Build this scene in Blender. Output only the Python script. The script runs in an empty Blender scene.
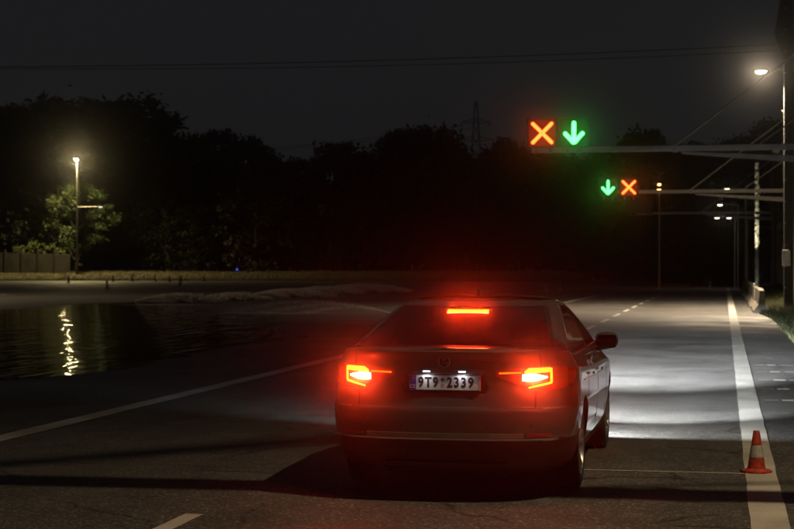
import bpy, bmesh, math, random
import numpy as np
from mathutils import Vector, Matrix, noise as mnoise

S = bpy.context.scene
C = S.collection
R = math.radians

# ------------------------------------------------------------------ camera
TH = math.atan(327 / 1633.0)          # the camera looks this far left of the road direction (+Y)
CH = 1.72                             # camera height
cam_d = bpy.data.cameras.new("camera")
cam = bpy.data.objects.new("camera", cam_d)
C.objects.link(cam)
cam.location = (0, 0, CH)
cam.rotation_euler = (R(90), 0, TH)
cam_d.sensor_width = 36
cam_d.lens = 36 * 1633 / 794.0
cam_d.clip_end = 6000
cam_d.dof.use_dof = True
cam_d.dof.focus_distance = 12.5
cam_d.dof.aperture_fstop = 4.5
cam_d.dof.aperture_blades = 7
S.camera = cam

# ------------------------------------------------------------------ night sky
w = bpy.data.worlds.new("World")
S.world = w
w.use_nodes = True
nt = w.node_tree
bg = nt.nodes["Background"]
sky = nt.nodes.new("ShaderNodeTexSky")
sky.sky_type = 'NISHITA'
sky.sun_disc = False
sky.sun_elevation = R(-3.0)
sky.sun_rotation = R(-150)
sky.air_density = 1.0
sky.dust_density = 2.0
hs = nt.nodes.new("ShaderNodeHueSaturation")
hs.inputs["Saturation"].default_value = 0.16
tint = nt.nodes.new("ShaderNodeMix"); tint.data_type = 'RGBA'; tint.blend_type = 'MULTIPLY'
tint.inputs[0].default_value = 1.0
tint.inputs[7].default_value = (1.0, 0.99, 0.97, 1)
nt.links.new(sky.outputs[0], hs.inputs["Color"])
nt.links.new(hs.outputs[0], tint.inputs[6])
glow = nt.nodes.new("ShaderNodeMix"); glow.data_type = 'RGBA'; glow.inputs[0].default_value = 0.86   # city sky glow under thin cloud
glow.inputs[7].default_value = (0.240, 0.250, 0.278, 1)
nt.links.new(tint.outputs[2], glow.inputs[6])
nt.links.new(glow.outputs[2], bg.inputs[0])
bg.inputs[1].default_value = 0.05

S.view_settings.view_transform = 'Standard'
S.view_settings.look = 'None'
S.view_settings.exposure = 0
S.view_settings.gamma = 1
S.cycles.use_denoising = True
S.cycles.max_bounces = 8
S.cycles.transparent_max_bounces = 16
S.cycles.volume_bounces = 0
S.cycles.sample_clamp_indirect = 3.0
S.cycles.caustics_reflective = False
S.cycles.caustics_refractive = False

# ------------------------------------------------------------------ helpers
def W(px, d, z=0.0):
    """a place d metres ahead of the viewpoint, on the bearing of column px of the photograph"""
    xc = (px - 397) / 1633.0 * d
    return Vector((xc * math.cos(TH) - d * math.sin(TH), xc * math.sin(TH) + d * math.cos(TH), z))

def G(px, py):
    return W(px, CH * 1633 / (py - 264.5))

def srgb(r, g, b):
    f = lambda c: (c / 255 / 12.92) if c <= 10 else ((c / 255 + .055) / 1.055) ** 2.4
    return (f(r), f(g), f(b), 1)

MATS = {}
def mat(name, color, rough=.6, metal=0.0, var=.0, scale=5.0, bump=0.0, bscale=40.0, coat=0.0, spec=.5, emis=None, estr=0.0, trans=0.0):
    if name in MATS: return MATS[name]
    m = bpy.data.materials.new(name); MATS[name] = m
    m.use_nodes = True
    t = m.node_tree; b = t.nodes["Principled BSDF"]
    b.inputs["Base Color"].default_value = (*color[:3], 1)
    b.inputs["Roughness"].default_value = rough
    b.inputs["Metallic"].default_value = metal
    b.inputs["Coat Weight"].default_value = coat
    b.inputs["Coat Roughness"].default_value = .06
    b.inputs["Specular IOR Level"].default_value = spec
    if emis:
        b.inputs["Emission Color"].default_value = (*emis[:3], 1)
        b.inputs["Emission Strength"].default_value = estr
    tc = t.nodes.new("ShaderNodeTexCoord")
    if var > 0:
        n = t.nodes.new("ShaderNodeTexNoise"); n.inputs["Scale"].default_value = scale; n.inputs["Detail"].default_value = 6
        t.links.new(tc.outputs["Object"], n.inputs["Vector"])
        r = t.nodes.new("ShaderNodeValToRGB")
        r.color_ramp.elements[0].position = .3; r.color_ramp.elements[1].position = .7
        r.color_ramp.elements[0].color = (*[c * (1 - var) for c in color[:3]], 1)
        r.color_ramp.elements[1].color = (*[min(1, c * (1 + var)) for c in color[:3]], 1)
        t.links.new(n.outputs["Fac"], r.inputs[0]); t.links.new(r.outputs[0], b.inputs["Base Color"])
    if bump > 0:
        n2 = t.nodes.new("ShaderNodeTexNoise"); n2.inputs["Scale"].default_value = bscale; n2.inputs["Detail"].default_value = 4
        t.links.new(tc.outputs["Object"], n2.inputs["Vector"])
        bp = t.nodes.new("ShaderNodeBump"); bp.inputs["Strength"].default_value = bump; bp.inputs["Distance"].default_value = .02
        t.links.new(n2.outputs["Fac"], bp.inputs["Height"]); t.links.new(bp.outputs[0], b.inputs["Normal"])
    return m

def emitter(name, color, strength):
    if name in MATS: return MATS[name]
    m = bpy.data.materials.new(name); MATS[name] = m
    m.use_nodes = True
    t = m.node_tree; t.nodes.clear()
    e = t.nodes.new("ShaderNodeEmission"); o = t.nodes.new("ShaderNodeOutputMaterial")
    e.inputs[0].default_value = (*color[:3], 1); e.inputs[1].default_value = strength
    t.links.new(e.outputs[0], o.inputs[0])
    return m

def tag(o, label=None, cat=None, group=None, kind=None):
    if label: o["label"] = label
    if cat: o["category"] = cat
    if group: o["group"] = group
    if kind: o["kind"] = kind
    return o

def empty(name, loc, rz=0, label=None, cat=None, group=None):
    o = bpy.data.objects.new(name, None); C.objects.link(o)
    o.location = loc; o.rotation_euler = (0, 0, rz); o.empty_display_size = .2
    return tag(o, label, cat, group)

def copy_tree(o, parent=None):
    c = o.copy(); C.objects.link(c); c.parent = parent
    for ch in list(o.children): copy_tree(ch, c)
    return c

class MB:
    def __init__(s): s.v = []; s.f = []; s.m = []
    def add(s, v, f, mi=0):
        k = len(s.v); s.v += [tuple(p) for p in v]; s.f += [tuple(i + k for i in q) for q in f]; s.m += [mi] * len(f)
        return s
    def box(s, c, d, M=None, mi=0):
        x, y, z = d[0] / 2, d[1] / 2, d[2] / 2
        v = [Vector((a, b, e)) for a in (-x, x) for b in (-y, y) for e in (-z, z)]
        if M: v = [M @ p for p in v]
        v = [p + Vector(c) for p in v]
        return s.add(v, [(0, 1, 3, 2), (4, 6, 7, 5), (0, 4, 5, 1), (2, 3, 7, 6), (0, 2, 6, 4), (1, 5, 7, 3)], mi)
    def tube(s, pts, r, n=10, cap=True, mi=0):
        pts = [Vector(p) for p in pts]
        rr = r if isinstance(r, (list, tuple)) else [r] * len(pts)
        ring = []
        up = None
        for i, p in enumerate(pts):
            a = pts[max(i - 1, 0)]; b = pts[min(i + 1, len(pts) - 1)]
            d = (b - a).normalized()
            if up is None:
                up = d.orthogonal().normalized()
            up = (up - d * up.dot(d)).normalized()
            sd = d.cross(up)
            ring.append([p + (up * math.cos(2 * math.pi * k / n) + sd * math.sin(2 * math.pi * k / n)) * rr[i] for k in range(n)])
        v = [q for g in ring for q in g]
        f = [(i * n + k, i * n + (k + 1) % n, (i + 1) * n + (k + 1) % n, (i + 1) * n + k) for i in range(len(pts) - 1) for k in range(n)]
        if cap: f += [tuple(range(n - 1, -1, -1)), tuple((len(pts) - 1) * n + k for k in range(n))]
        return s.add(v, f, mi)
    def lathe(s, prof, n=24, M=None, mi=0, closed=False):
        """prof: (r, h) pairs about local z"""
        v = []
        for (r, h) in prof:
            for k in range(n):
                a = 2 * math.pi * k / n
                p = Vector((r * math.cos(a), r * math.sin(a), h))
                v.append(M @ p if M else p)
        f = [(i * n + k, i * n + (k + 1) % n, (i + 1) * n + (k + 1) % n, (i + 1) * n + k) for i in range(len(prof) - 1) for k in range(n)]
        if closed: f += [((len(prof) - 1) * n + k, (len(prof) - 1) * n + (k + 1) % n, (k + 1) % n, k) for k in range(n)]
        return s.add(v, f, mi)
    def prism(s, poly, h0, h1, M=None, mi=0):
        """poly in xy, extruded in z"""
        n = len(poly)
        v = [Vector((x, y, h0)) for x, y in poly] + [Vector((x, y, h1)) for x, y in poly]
        if M: v = [M @ p for p in v]
        f = [tuple(range(n - 1, -1, -1)), tuple(range(n, 2 * n))] + [(i, (i + 1) % n, n + (i + 1) % n, n + i) for i in range(n)]
        return s.add(v, f, mi)
    def grid(s, P, mi=0, flip=False):
        P = np.asarray(P); a, b = P.shape[:2]
        v = P.reshape(-1, 3).tolist()
        f = []
        for i in range(a - 1):
            for j in range(b - 1):
                q = (i * b + j, i * b + j + 1, (i + 1) * b + j + 1, (i + 1) * b + j)
                f.append(q[::-1] if flip else q)
        return s.add(v, f, mi)
    def build(s, name, mats, parent=None, smooth=False, bevel=0.0, weld=False, fix=True, kind=None, mirror_copy=False):
        me = bpy.data.meshes.new(name)
        me.from_pydata(s.v, [], s.f)
        if not isinstance(mats, (list, tuple)): mats = [mats]
        for m_ in mats: me.materials.append(m_)
        if len(mats) > 1: me.polygons.foreach_set("material_index", s.m)
        if weld or bevel or fix:
            bm = bmesh.new(); bm.from_mesh(me)
            if weld: bmesh.ops.remove_doubles(bm, verts=bm.verts, dist=.0004)
            if fix and len(bm.faces) < 60000: bmesh.ops.recalc_face_normals(bm, faces=bm.faces)
            if bevel:
                bmesh.ops.bevel(bm, geom=[e for e in bm.edges if len(e.link_faces) == 2 and e.calc_face_angle(0) > .6], offset=bevel, segments=2, affect='EDGES', profile=.6)
            bm.to_mesh(me); bm.free()
        if smooth:
            me.polygons.foreach_set("use_smooth", [True] * len(me.polygons))
            try: me.set_sharp_from_angle(angle=R(smooth if smooth > 1 else 35))
            except Exception: pass
        me.update()
        o = bpy.data.objects.new(name, me); C.objects.link(o)
        if parent: o.parent = parent
        if kind: o["kind"] = kind
        return o

def catenary(a, b, sag, n=24):
    a = Vector(a); b = Vector(b)
    return [a.lerp(b, i / n) - Vector((0, 0, sag * 4 * (i / n) * (1 - i / n))) for i in range(n + 1)]

def text_mesh(name, body, size, m, parent=None, sx=1.0, ext=.0006, bold=.0, loc=(0, 0, 0), rot=(0, 0, 0)):
    cu = bpy.data.curves.new(name, 'FONT'); cu.body = body; cu.size = size; cu.extrude = ext
    cu.offset = bold; cu.align_x = 'CENTER'; cu.align_y = 'CENTER'; cu.resolution_u = 3
    t = bpy.data.objects.new(name, cu); C.objects.link(t)
    bpy.context.view_layer.update()
    me = bpy.data.meshes.new_from_object(t.evaluated_get(bpy.context.evaluated_depsgraph_get()))
    bpy.data.objects.remove(t, do_unlink=True); bpy.data.curves.remove(cu)
    me.name = name
    for v in me.vertices: v.co.x *= sx
    me.materials.clear(); me.materials.append(m)
    o = bpy.data.objects.new(name, me); C.objects.link(o)
    o.parent = parent; o.location = loc; o.rotation_euler = rot
    return o

# ------------------------------------------------------------------ ground materials
def asphalt_material():
    m = bpy.data.materials.new("asphalt"); m.use_nodes = True
    t = m.node_tree; N = t.nodes; L = t.links; b = N["Principled BSDF"]
    tc = N.new("ShaderNodeTexCoord")
    def noise(sc, det=5, dist=0, vec=None):
        n = N.new("ShaderNodeTexNoise"); n.inputs["Scale"].default_value = sc; n.inputs["Detail"].default_value = det
        n.inputs["Distortion"].default_value = dist
        L.new(vec or tc.outputs["Object"], n.inputs["Vector"]); return n
    def ramp(src, e):
        r = N.new("ShaderNodeValToRGB"); L.new(src, r.inputs[0])
        r.color_ramp.elements[0].position, r.color_ramp.elements[1].position = e[0][0], e[-1][0]
        r.color_ramp.elements[0].color = (e[0][1],) * 3 + (1,); r.color_ramp.elements[1].color = (e[-1][1],) * 3 + (1,)
        for p, c in e[1:-1]:
            q = r.color_ramp.elements.new(p); q.color = (c,) * 3 + (1,)
        return r
    def mul(a, c):
        x = N.new("ShaderNodeMix"); x.data_type = 'RGBA'; x.blend_type = 'MULTIPLY'; x.inputs[0].default_value = 1
        L.new(a, x.inputs[6]); L.new(c, x.inputs[7]); return x.outputs[2]
    base = N.new("ShaderNodeRGB"); base.outputs[0].default_value = (.072, .068, .062, 1)
    big = ramp(noise(.16, 4, .6).outputs["Fac"], [(.3, .72), (.7, 1.22)])
    stretch = N.new("ShaderNodeMapping"); stretch.inputs["Scale"].default_value = (1.6, .07, 1)
    L.new(tc.outputs["Object"], stretch.inputs["Vector"])
    wear = ramp(noise(.8, 4, 0, stretch.outputs[0]).outputs["Fac"], [(.3, .8), (.7, 1.2)])
    mid = ramp(noise(2.3, 6).outputs["Fac"], [(.3, .82), (.72, 1.2)])
    grit0 = ramp(noise(38, 4).outputs["Fac"], [(.28, .5), (.5, .95), (.74, 1.7)])
    vs = N.new("ShaderNodeTexVoronoi"); vs.inputs["Scale"].default_value = 55; L.new(tc.outputs["Object"], vs.inputs["Vector"])
    st = N.new("ShaderNodeSeparateColor"); L.new(vs.outputs["Color"], st.inputs[0])
    stones = ramp(st.outputs[0], [(.0, .6), (.55, .95), (.86, 1.1), (.97, 2.6)])
    class _o: pass
    grit = _o(); grit.outputs = [mul(grit0.outputs[0], stones.outputs[0])]
    col = mul(mul(mul(mul(base.outputs[0], big.outputs[0]), wear.outputs[0]), mid.outputs[0]), grit.outputs[0])
    # cracks: warped voronoi edges, broken up
    warp = noise(.9, 4)
    add = N.new("ShaderNodeVectorMath"); add.operation = 'MULTIPLY_ADD'
    L.new(warp.outputs["Color"], add.inputs[0]); add.inputs[1].default_value = (1.4, 1.4, 0); L.new(tc.outputs["Object"], add.inputs[2])
    flat = N.new("ShaderNodeVectorMath"); flat.operation = 'MULTIPLY'; flat.inputs[1].default_value = (1, 1, 0); L.new(add.outputs[0], flat.inputs[0])
    vo = N.new("ShaderNodeTexVoronoi"); vo.feature = 'DISTANCE_TO_EDGE'; vo.inputs["Scale"].default_value = .42
    L.new(flat.outputs[0], vo.inputs["Vector"])
    cr = ramp(vo.outputs["Distance"], [(.0, .25), (.010, .8), (.016, 1.0)])
    brk = ramp(noise(.7, 3).outputs["Fac"], [(.43, 0), (.52, 1)])
    mx = N.new("ShaderNodeMix"); mx.data_type = 'RGBA'; L.new(brk.outputs[0], mx.inputs[0])
    mx.inputs[6].default_value = (1, 1, 1, 1); L.new(cr.outputs[0], mx.inputs[7])
    col = mul(col, mx.outputs[2])
    # paving seams across the lanes
    sep = N.new("ShaderNodeSeparateXYZ"); L.new(tc.outputs["Object"], sep.inputs[0])
    wob = N.new("ShaderNodeMath"); wob.operation = 'MULTIPLY_ADD'; L.new(noise(1.3, 3).outputs["Fac"], wob.inputs[0]); wob.inputs[1].default_value = .12; L.new(sep.outputs["Y"], wob.inputs[2])
    pp = N.new("ShaderNodeMath"); pp.operation = 'PINGPONG'; L.new(wob.outputs[0], pp.inputs[0]); pp.inputs[1].default_value = 3.35
    se = ramp(pp.outputs[0], [(.0, .5), (.012, .6), (.03, 1)])
    col = mul(col, se.outputs[0])
    # damp bands near the pool side (left)
    L.new(col, b.inputs["Base Color"])
    rg = ramp(noise(.5, 5, .5).outputs["Fac"], [(.35, .55), (.65, .8)])
    L.new(rg.outputs[0], b.inputs["Roughness"])
    bp = N.new("ShaderNodeBump"); bp.inputs["Strength"].default_value = .6; bp.inputs["Distance"].default_value = .006
    L.new(noise(90, 3).outputs["Fac"], bp.inputs["Height"])
    bp2 = N.new("ShaderNodeBump"); bp2.inputs["Strength"].default_value = .25; bp2.inputs["Distance"].default_value = .05
    L.new(noise(1.2, 4).outputs["Fac"], bp2.inputs["Height"]); L.new(bp.outputs[0], bp2.inputs["Normal"])
    L.new(bp2.outputs[0], b.inputs["Normal"])
    return m
M_ASPH = asphalt_material()

def paint_material(name, col, wear=.5):
    m = bpy.data.materials.new(name); m.use_nodes = True
    t = m.node_tree; N = t.nodes; L = t.links; b = N["Principled BSDF"]
    tc = N.new("ShaderNodeTexCoord")
    n = N.new("ShaderNodeTexNoise"); n.inputs["Scale"].default_value = 28; n.inputs["Detail"].default_value = 8
    n.inputs["Roughness"].default_value = .75
    L.new(tc.outputs["Object"], n.inputs["Vector"])
    r = N.new("ShaderNodeValToRGB"); L.new(n.outputs["Fac"], r.inputs[0])
    r.color_ramp.elements[0].position = .30; r.color_ramp.elements[1].position = .46
    r.color_ramp.elements[0].color = (*[c * (1 - wear) for c in col], 1); r.color_ramp.elements[1].color = (*col, 1)
    n2 = N.new("ShaderNodeTexNoise"); n2.inputs["Scale"].default_value = 1.1; n2.inputs["Detail"].default_value = 6
    L.new(tc.outputs["Object"], n2.inputs["Vector"])
    r2 = N.new("ShaderNodeValToRGB"); L.new(n2.outputs["Fac"], r2.inputs[0])
    r2.color_ramp.elements[0].position = .3; r2.color_ramp.elements[1].position = .7
    r2.color_ramp.elements[0].color = (.62, .6, .57, 1); r2.color_ramp.elements[1].color = (1.1, 1.1, 1.1, 1)
    x = N.new("ShaderNodeMix"); x.data_type = 'RGBA'; x.blend_type = 'MULTIPLY'; x.inputs[0].default_value = 1
    L.new(r.outputs[0], x.inputs[6]); L.new(r2.outputs[0], x.inputs[7]); L.new(x.outputs[2], b.inputs["Base Color"])
    b.inputs["Roughness"].default_value = .65
    bp = N.new("ShaderNodeBump"); bp.inputs["Strength"].default_value = .4; bp.inputs["Distance"].default_value = .004
    L.new(n.outputs["Fac"], bp.inputs["Height"]); L.new(bp.outputs[0], b.inputs["Normal"])
    return m
M_LINE = paint_material("road paint", (.48, .47, .43), .5)
M_LINE_OLD = paint_material("old road paint", (.24, .22, .18), .6)

def water_material():
    m = bpy.data.materials.new("shallow water"); m.use_nodes = True
    t = m.node_tree; N = t.nodes; L = t.links; b = N["Principled BSDF"]
    b.inputs["Base Color"].default_value = (.006, .006, .006, 1); b.inputs["Roughness"].default_value = .035
    b.inputs["IOR"].default_value = 1.33
    tc = N.new("ShaderNodeTexCoord")
    mp = N.new("ShaderNodeMapping"); mp.inputs["Scale"].default_value = (2.2, .30, 1)
    L.new(tc.outputs["Object"], mp.inputs["Vector"])
    n = N.new("ShaderNodeTexNoise"); n.inputs["Scale"].default_value = 1.6; n.inputs["Detail"].default_value = 2
    L.new(mp.outputs[0], n.inputs["Vector"])
    bp = N.new("ShaderNodeBump"); bp.inputs["Strength"].default_value = 1.0; bp.inputs["Distance"].default_value = .035
    L.new(n.outputs["Fac"], bp.inputs["Height"]); L.new(bp.outputs[0], b.inputs["Normal"])
    return m
M_WATER = water_material()
M_GRASS = mat("grass soil", (.10, .09, .045), .9, var=.4, scale=.8, bump=.6, bscale=6)
M_DRY = mat("dry grass", (.13, .11, .05), .8, var=.4, scale=.5)
M_BLADE = mat("grass blades", (.035, .042, .012), .7, var=.4, scale=3)

# ------------------------------------------------------------------ terrain
def base_line_d(px):
    """camera-depth at which the paved ground ends, along the bearing of px"""
    return float(np.interp(px, [-700, 300, 600, 640, 668, 740, 900], [172, 172, 160, 140, 124, 122, 122]))

def bearing(x, y):
    d = -x * math.sin(TH) + y * math.cos(TH); xc = x * math.cos(TH) + y * math.sin(TH)
    return d, 397 + 1633 * xc / max(d, 1)

def sm(a, b, x):
    t = min(1, max(0, (x - a) / (b - a))); return t * t * (3 - 2 * t)

def terrain_h(x, y):
    d, px = bearing(x, y)
    h = -.06
    if d > 20:
        e = d - base_line_d(px)
        h += .9 * sm(0, 22, e) * (1 - .6 * sm(560, 680, px))
        if e > 0: h += .12 * mnoise.noise(Vector((x * .06, y * .06, 0)))
    edge = 1.5
    h += .36 * sm(edge, edge + 2.2, x) * (1 if y > -60 else 0)
    if x > edge: h += .05 * mnoise.noise(Vector((x * .5, y * .5, 3)))
    return h

def sinh_space(lo, hi, c, n, k):
    u = np.linspace(-1, 1, n); v = np.sinh(u * k) / math.sinh(k)
    return sorted(set([round(float(c + (hi - c) * q if q > 0 else c + (c - lo) * q), 3) for q in v]))
xs = sorted(set(sinh_space(-1600, 1600, 0, 60, 4.5) + list(np.arange(-120, 40, 5.0)) + list(np.arange(1, 8, .5))))
ys = sorted(set(sinh_space(-400, 3000, 60, 50, 4.0) + list(np.arange(-40, 60, 4.0)) + list(np.arange(100, 240, 3.0))))
P = np.array([[(x, y, terrain_h(x, y)) for x in xs] for y in ys])
MB().grid(P).build("terrain", M_GRASS, smooth=60, kind="structure")

# paved ground: one sheet, its far edge follows the bank
pts = []
pxs = list(range(-700, 668, 40)) + [668, 740]
for p_ in pxs:
    q = W(p_, base_line_d(p_) + 2.5); pts.append((min(q.x, 1.02), q.y))
bm_road = MB()
far = [(x, y) for x, y in pts]
far = sorted(far)
cols_x = sorted(set([round(x, 2) for x in list(np.linspace(-120, -12, 28)) + list(np.linspace(-11, 1.0, 13))]))
fx = [p[0] for p in far]; fy = [p[1] for p in far]
rows = []
for k in range(41):
    u = (k / 40) ** 1.6
    rows.append([(x, -60 + u * (float(np.interp(x, fx, fy)) + 60), .0) for x in cols_x])
bm_road.grid(rows)
bm_road.grid([[(1.0, y, 0), (1.55 - .45 * sm(50, 62, y), y, 0)] for y in np.linspace(-60, 124, 60)])
road = bm_road.build("road", M_ASPH, weld=True, kind="structure")

def sheet(poly, z, name, m, parent=None, kind=None, ny=1):
    mb = MB(); mb.add([(x, y, z) for x, y in poly], [tuple(range(len(poly)))])
    return mb.build(name, m, parent, kind=kind, fix=False)

def strip(x0, x1, y0, y1, name, m, z=.004, wob=.006, step=.6):
    n = max(2, int((y1 - y0) / step))
    rnd = random.Random(int(x0 * 100 + y0))
    L_ = []
    for i in range(n + 1):
        y = y0 + (y1 - y0) * i / n
        L_.append([(x0 + rnd.uniform(-wob, wob), y, z), (x1 + rnd.uniform(-wob, wob), y, z)])
    return MB().grid(L_).build(name, m, road)

strip(.17, .425, -20, 123, "edge_line", M_LINE)
lw = .26
strip(-7.15, -7.15 + lw, -10, 93.5, "edge_line", M_LINE)
ends = [5.6, 10.75, 21.0, 26.1, 31.2, 36.3, 41.3, 46.3, 51.8, 57.4, 63.0, 68.6, 74.2, 80, 86, 92, 98, 104]
for e in ends:
    strip(-3.64, -3.51, e - 3.0, e, "lane_dash", M_LINE, wob=.004)
# thin transverse lines and measuring ticks beyond the edge line
def cross(x0, x1, y, wy, name, m):
    n = max(2, int((x1 - x0) / .12)); rnd = random.Random(int(y * 10))
    g0 = [(x0 + (x1 - x0) * i / n, y - wy / 2 + rnd.uniform(-.004, .004), .004) for i in range(n + 1)]
    g1 = [(x0 + (x1 - x0) * i / n, y + wy / 2 + rnd.uniform(-.004, .004), .004) for i in range(n + 1)]
    return MB().grid([g0, g1]).build(name, m, road)
cross(-2.9, .165, 13.72, .045, "cross_line", M_LINE)
for y in (21.2, 23.1, 24.9, 26.8, 28.6, 30.6, 32.6):
    rnd = random.Random(int(y * 7))
    cross(.5, .68, y, .07, "distance_tick", M_LINE_OLD if y > 29 else M_LINE)
    cross(.72, .86 + rnd.uniform(0, .05), y, .24, "distance_tick", M_LINE_OLD if y > 29 else M_LINE)
    cross(.95, 1.25 + rnd.uniform(0, .2), y + .02, .15, "distance_tick", M_LINE_OLD if y > 29 else M_LINE)
cross(.75, 1.45, 16.95, .12, "distance_tick", mat("yellow road paint", (.35, .27, .08), .7, var=.3, scale=20))

# shallow water on the left of the lanes
wp = [(-60, 318), (0, 311.5), (60, 306), (133, 302), (165, 305.5), (200, 310), (235, 315), (262, 321), (280, 328), (291, 335), (280, 339), (258, 343.5), (220, 350), (161, 361), (110, 370), (80, 375), (40, 378), (0, 380), (-80, 392)]
poly = []
rnd = random.Random(5)
for i in range(len(wp)):
    a, b_ = wp[i], wp[(i + 1) % len(wp)]
    for k in range(16):
        t = k / 16
        x_, y_ = a[0] + (b_[0] - a[0]) * t, a[1] + (b_[1] - a[1]) * t
        q = G(x_, y_)
        s_ = 1.0 if y_ > 325 else 2.2
        f_ = mnoise.fractal(Vector((q.x * .35, q.y * .35, 0)), 1.0, 2.0, 5)
        poly.append((q.x + .5 * f_ * s_, q.y + (1.0 * f_ + .5 * mnoise.noise(Vector((q.x * 2.2, q.y * 1.3, 5)))) * s_))
pool = sheet(poly, .004, "shallow_water", M_WATER, kind="structure")

# ------------------------------------------------------------------ metals etc.
M_GALV = mat("galvanised steel", (.42, .41, .38), .45, .7, var=.15, scale=6, bump=.1)
M_WHITE_STEEL = mat("pale painted steel", (.55, .53, .48), .5, .1, var=.12, scale=3)
M_DARK = mat("black plastic", (.015, .015, .015), .5)
M_RUBBER = mat("rubber", (.018, .018, .018), .75, bump=.2, bscale=60)
M_DSTEEL = mat("dark steel", (.06, .055, .05), .6, .3, var=.3, scale=4)
M_CONC = mat("concrete", (.19, .175, .14), .85, var=.25, scale=3, bump=.4, bscale=14)
M_ORANGE = mat("orange cone plastic", (.42, .05, .018), .5, var=.45, scale=26, bump=.15)
M_WHITEP = mat("white reflective sleeve", (.42, .40, .36), .5, var=.35, scale=22)
SODIUM = (1.0, .74, .42)
WARM = (1.0, .86, .62)

# ------------------------------------------------------------------ street lamps
def lamp_light(name, loc, power, color, parent, cone=150, size=.08, rot=(0, 0, 0), blend=.6):
    l = bpy.data.lights.new(name, 'SPOT'); l.energy = power; l.color = color; l.spot_size = R(cone); l.spot_blend = blend
    l.shadow_soft_size = size
    o = bpy.data.objects.new(name, l); C.objects.link(o); o.parent = parent; o.location = loc; o.rotation_euler = rot
    return o

def street_lamp(head, base, label, power, color, glow, arm_drop=.0, head_scale=1.0, group="street lamps along the right verge", cone=150, pole_r=.07, pm=None, blend=.6):
    """head, base: world places; root Empty at the pole's foot"""
    bx, by = base; hx, hy, hz = head
    z0 = max(0, terrain_h(bx, by))
    t = empty("street_lamp", (bx, by, z0), 0, label, "street lamp", group)
    H = hz - z0
    d = Vector((hx - bx, hy - by, 0)); L_ = d.length
    dn = d.normalized() if L_ > .01 else Vector((-1, 0, 0))
    m = MB(); m.tube([(0, 0, 0), (0, 0, .9), (0, 0, H * .6), (0, 0, H + .05)], [pole_r * 1.5, pole_r * 1.3, pole_r, pole_r * .8], 12)
    m.build("pole", pm or M_GALV, t, smooth=40)
    MB().lathe([(0, 0), (.2, 0), (.2, .03), (.1, .05), (.1, .1)], 14).build("base_plate", M_GALV, t)
    if L_ > .3:
        m = MB(); m.tube([(0, 0, H), dn * (L_ * .3) + Vector((0, 0, H + .08)), dn * (L_ - .3) + Vector((0, 0, H + .1))], pole_r * .6, 10)
        m.build("arm", M_GALV, t, smooth=40)
    # cobra head: shallow shell above a bowl lens
    ang = math.atan2(dn.y, dn.x)
    Mx = Matrix.Translation(d + Vector((0, 0, H + .06))) @ Matrix.Rotation(ang, 4, 'Z') @ Matrix.Diagonal((.38 * head_scale, .17 * head_scale, .12 * head_scale, 1))
    MB().lathe([(0.02, 1), (.5, .9), (.85, .55), (1, .1), (1, -.02), (.93, -.04)], 18, Mx).build("lamp_head", M_DSTEEL, t, smooth=50)
    Ml = Matrix.Translation(d + Vector((0, 0, H + .055))) @ Matrix.Rotation(ang, 4, 'Z') @ Matrix.Diagonal((.30 * head_scale, .14 * head_scale, .12 * head_scale, 1))
    MB().lathe([(.98, -.05), (.85, -.6), (.5, -.95), (.02, -1.05)], 18, Ml).build("lens", emitter("lamp glow %.1f %.2f" % (glow, color[2]), color, glow), t, smooth=60)
    if power > 0:
        lamp_light("bulb", d + Vector((0, 0, H - .16)), power, color, t, cone=cone, blend=blend)
    return t

street_lamp((3.6, 10, 10), (5.4, 10, ), "street lamp on the right verge beside the camera, lighting the near lanes", 2500, SODIUM, 40, cone=120)
h1 = W(761, 62); street_lamp((h1.x, h1.y, 9.0), (h1.x + 2.1, h1.y - .2), "glaring street lamp highest in the picture, at the upper right", 19000, (1, .78, .53), 200, head_scale=.68, cone=142)
h2 = W(787, 77); street_lamp((h2.x, h2.y, 8.95), (h2.x + 2.6, h2.y), "dim dome street lamp just below the glaring one at the right edge", 700, (1, .78, .5), 2.2, head_scale=.9)
for px, py, d, lab, gl in ((727, 189.5, 116, "distant street lamp with a flat wide head above the other three far ones", 7),
                       (720, 205.5, 120, "distant street lamp, brightest of the small cluster under the second gantry arm", 14),
                       (717, 218.5, 121, "distant street lamp, left one of the lowest pair over the road", 8),
                       (729, 218.5, 118, "distant street lamp, right one of the lowest pair over the road", 7)):
    z = 1.72 + (264.5 - py) * d / 1633
    q = W(px, d); street_lamp((q.x, q.y, z), (q.x + 1.3, q.y), lab, 18, WARM, gl * .8, head_scale=.6, pole_r=.045)
# double headed warm lamp behind the second gantry
q = W(659, 119)
t = street_lamp((q.x, q.y, 1.72 + 74.5 * 119 / 1633), (q.x + .02, q.y), "warm lamp with two stacked heads glowing right of the far red cross", 120, (1, .45, .14), 12, head_scale=.5, pole_r=.06)
Ml = Matrix.Translation(Vector((0, 0, 1.72 + 79 * 119 / 1633 - terrain_h(q.x, q.y)))) @ Matrix.Diagonal((.13, .1, .09, 1))
MB().lathe([(0.02, 1), (.8, .7), (1, 0), (.8, -.7), (.02, -1)], 16, Ml).build("upper_lens", emitter("warm upper lens", (1, .42, .12), 9), t, smooth=60)
# tall lamp at the far left, beyond the water
LD = 186
lz = 1.72 + (264.5 - 160) * LD / 1633
q = W(77, LD)
street_lamp((q.x + .15, q.y - .6, lz), (q.x, q.y), "tall street lamp standing alone beside the lit tree at the far left", 14000, (1, .78, .36), 420, head_scale=1.4, group=None, cone=173, blend=.5, pole_r=.09, pm=M_DSTEEL)
ql = W(-150, 84)
street_lamp((ql.x, ql.y, 9.0), (ql.x - 1.8, ql.y), "street lamp left of the basin, just outside the left edge, lighting the water jets", 5000, (1, .76, .44), 40, group=None, cone=176)
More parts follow.
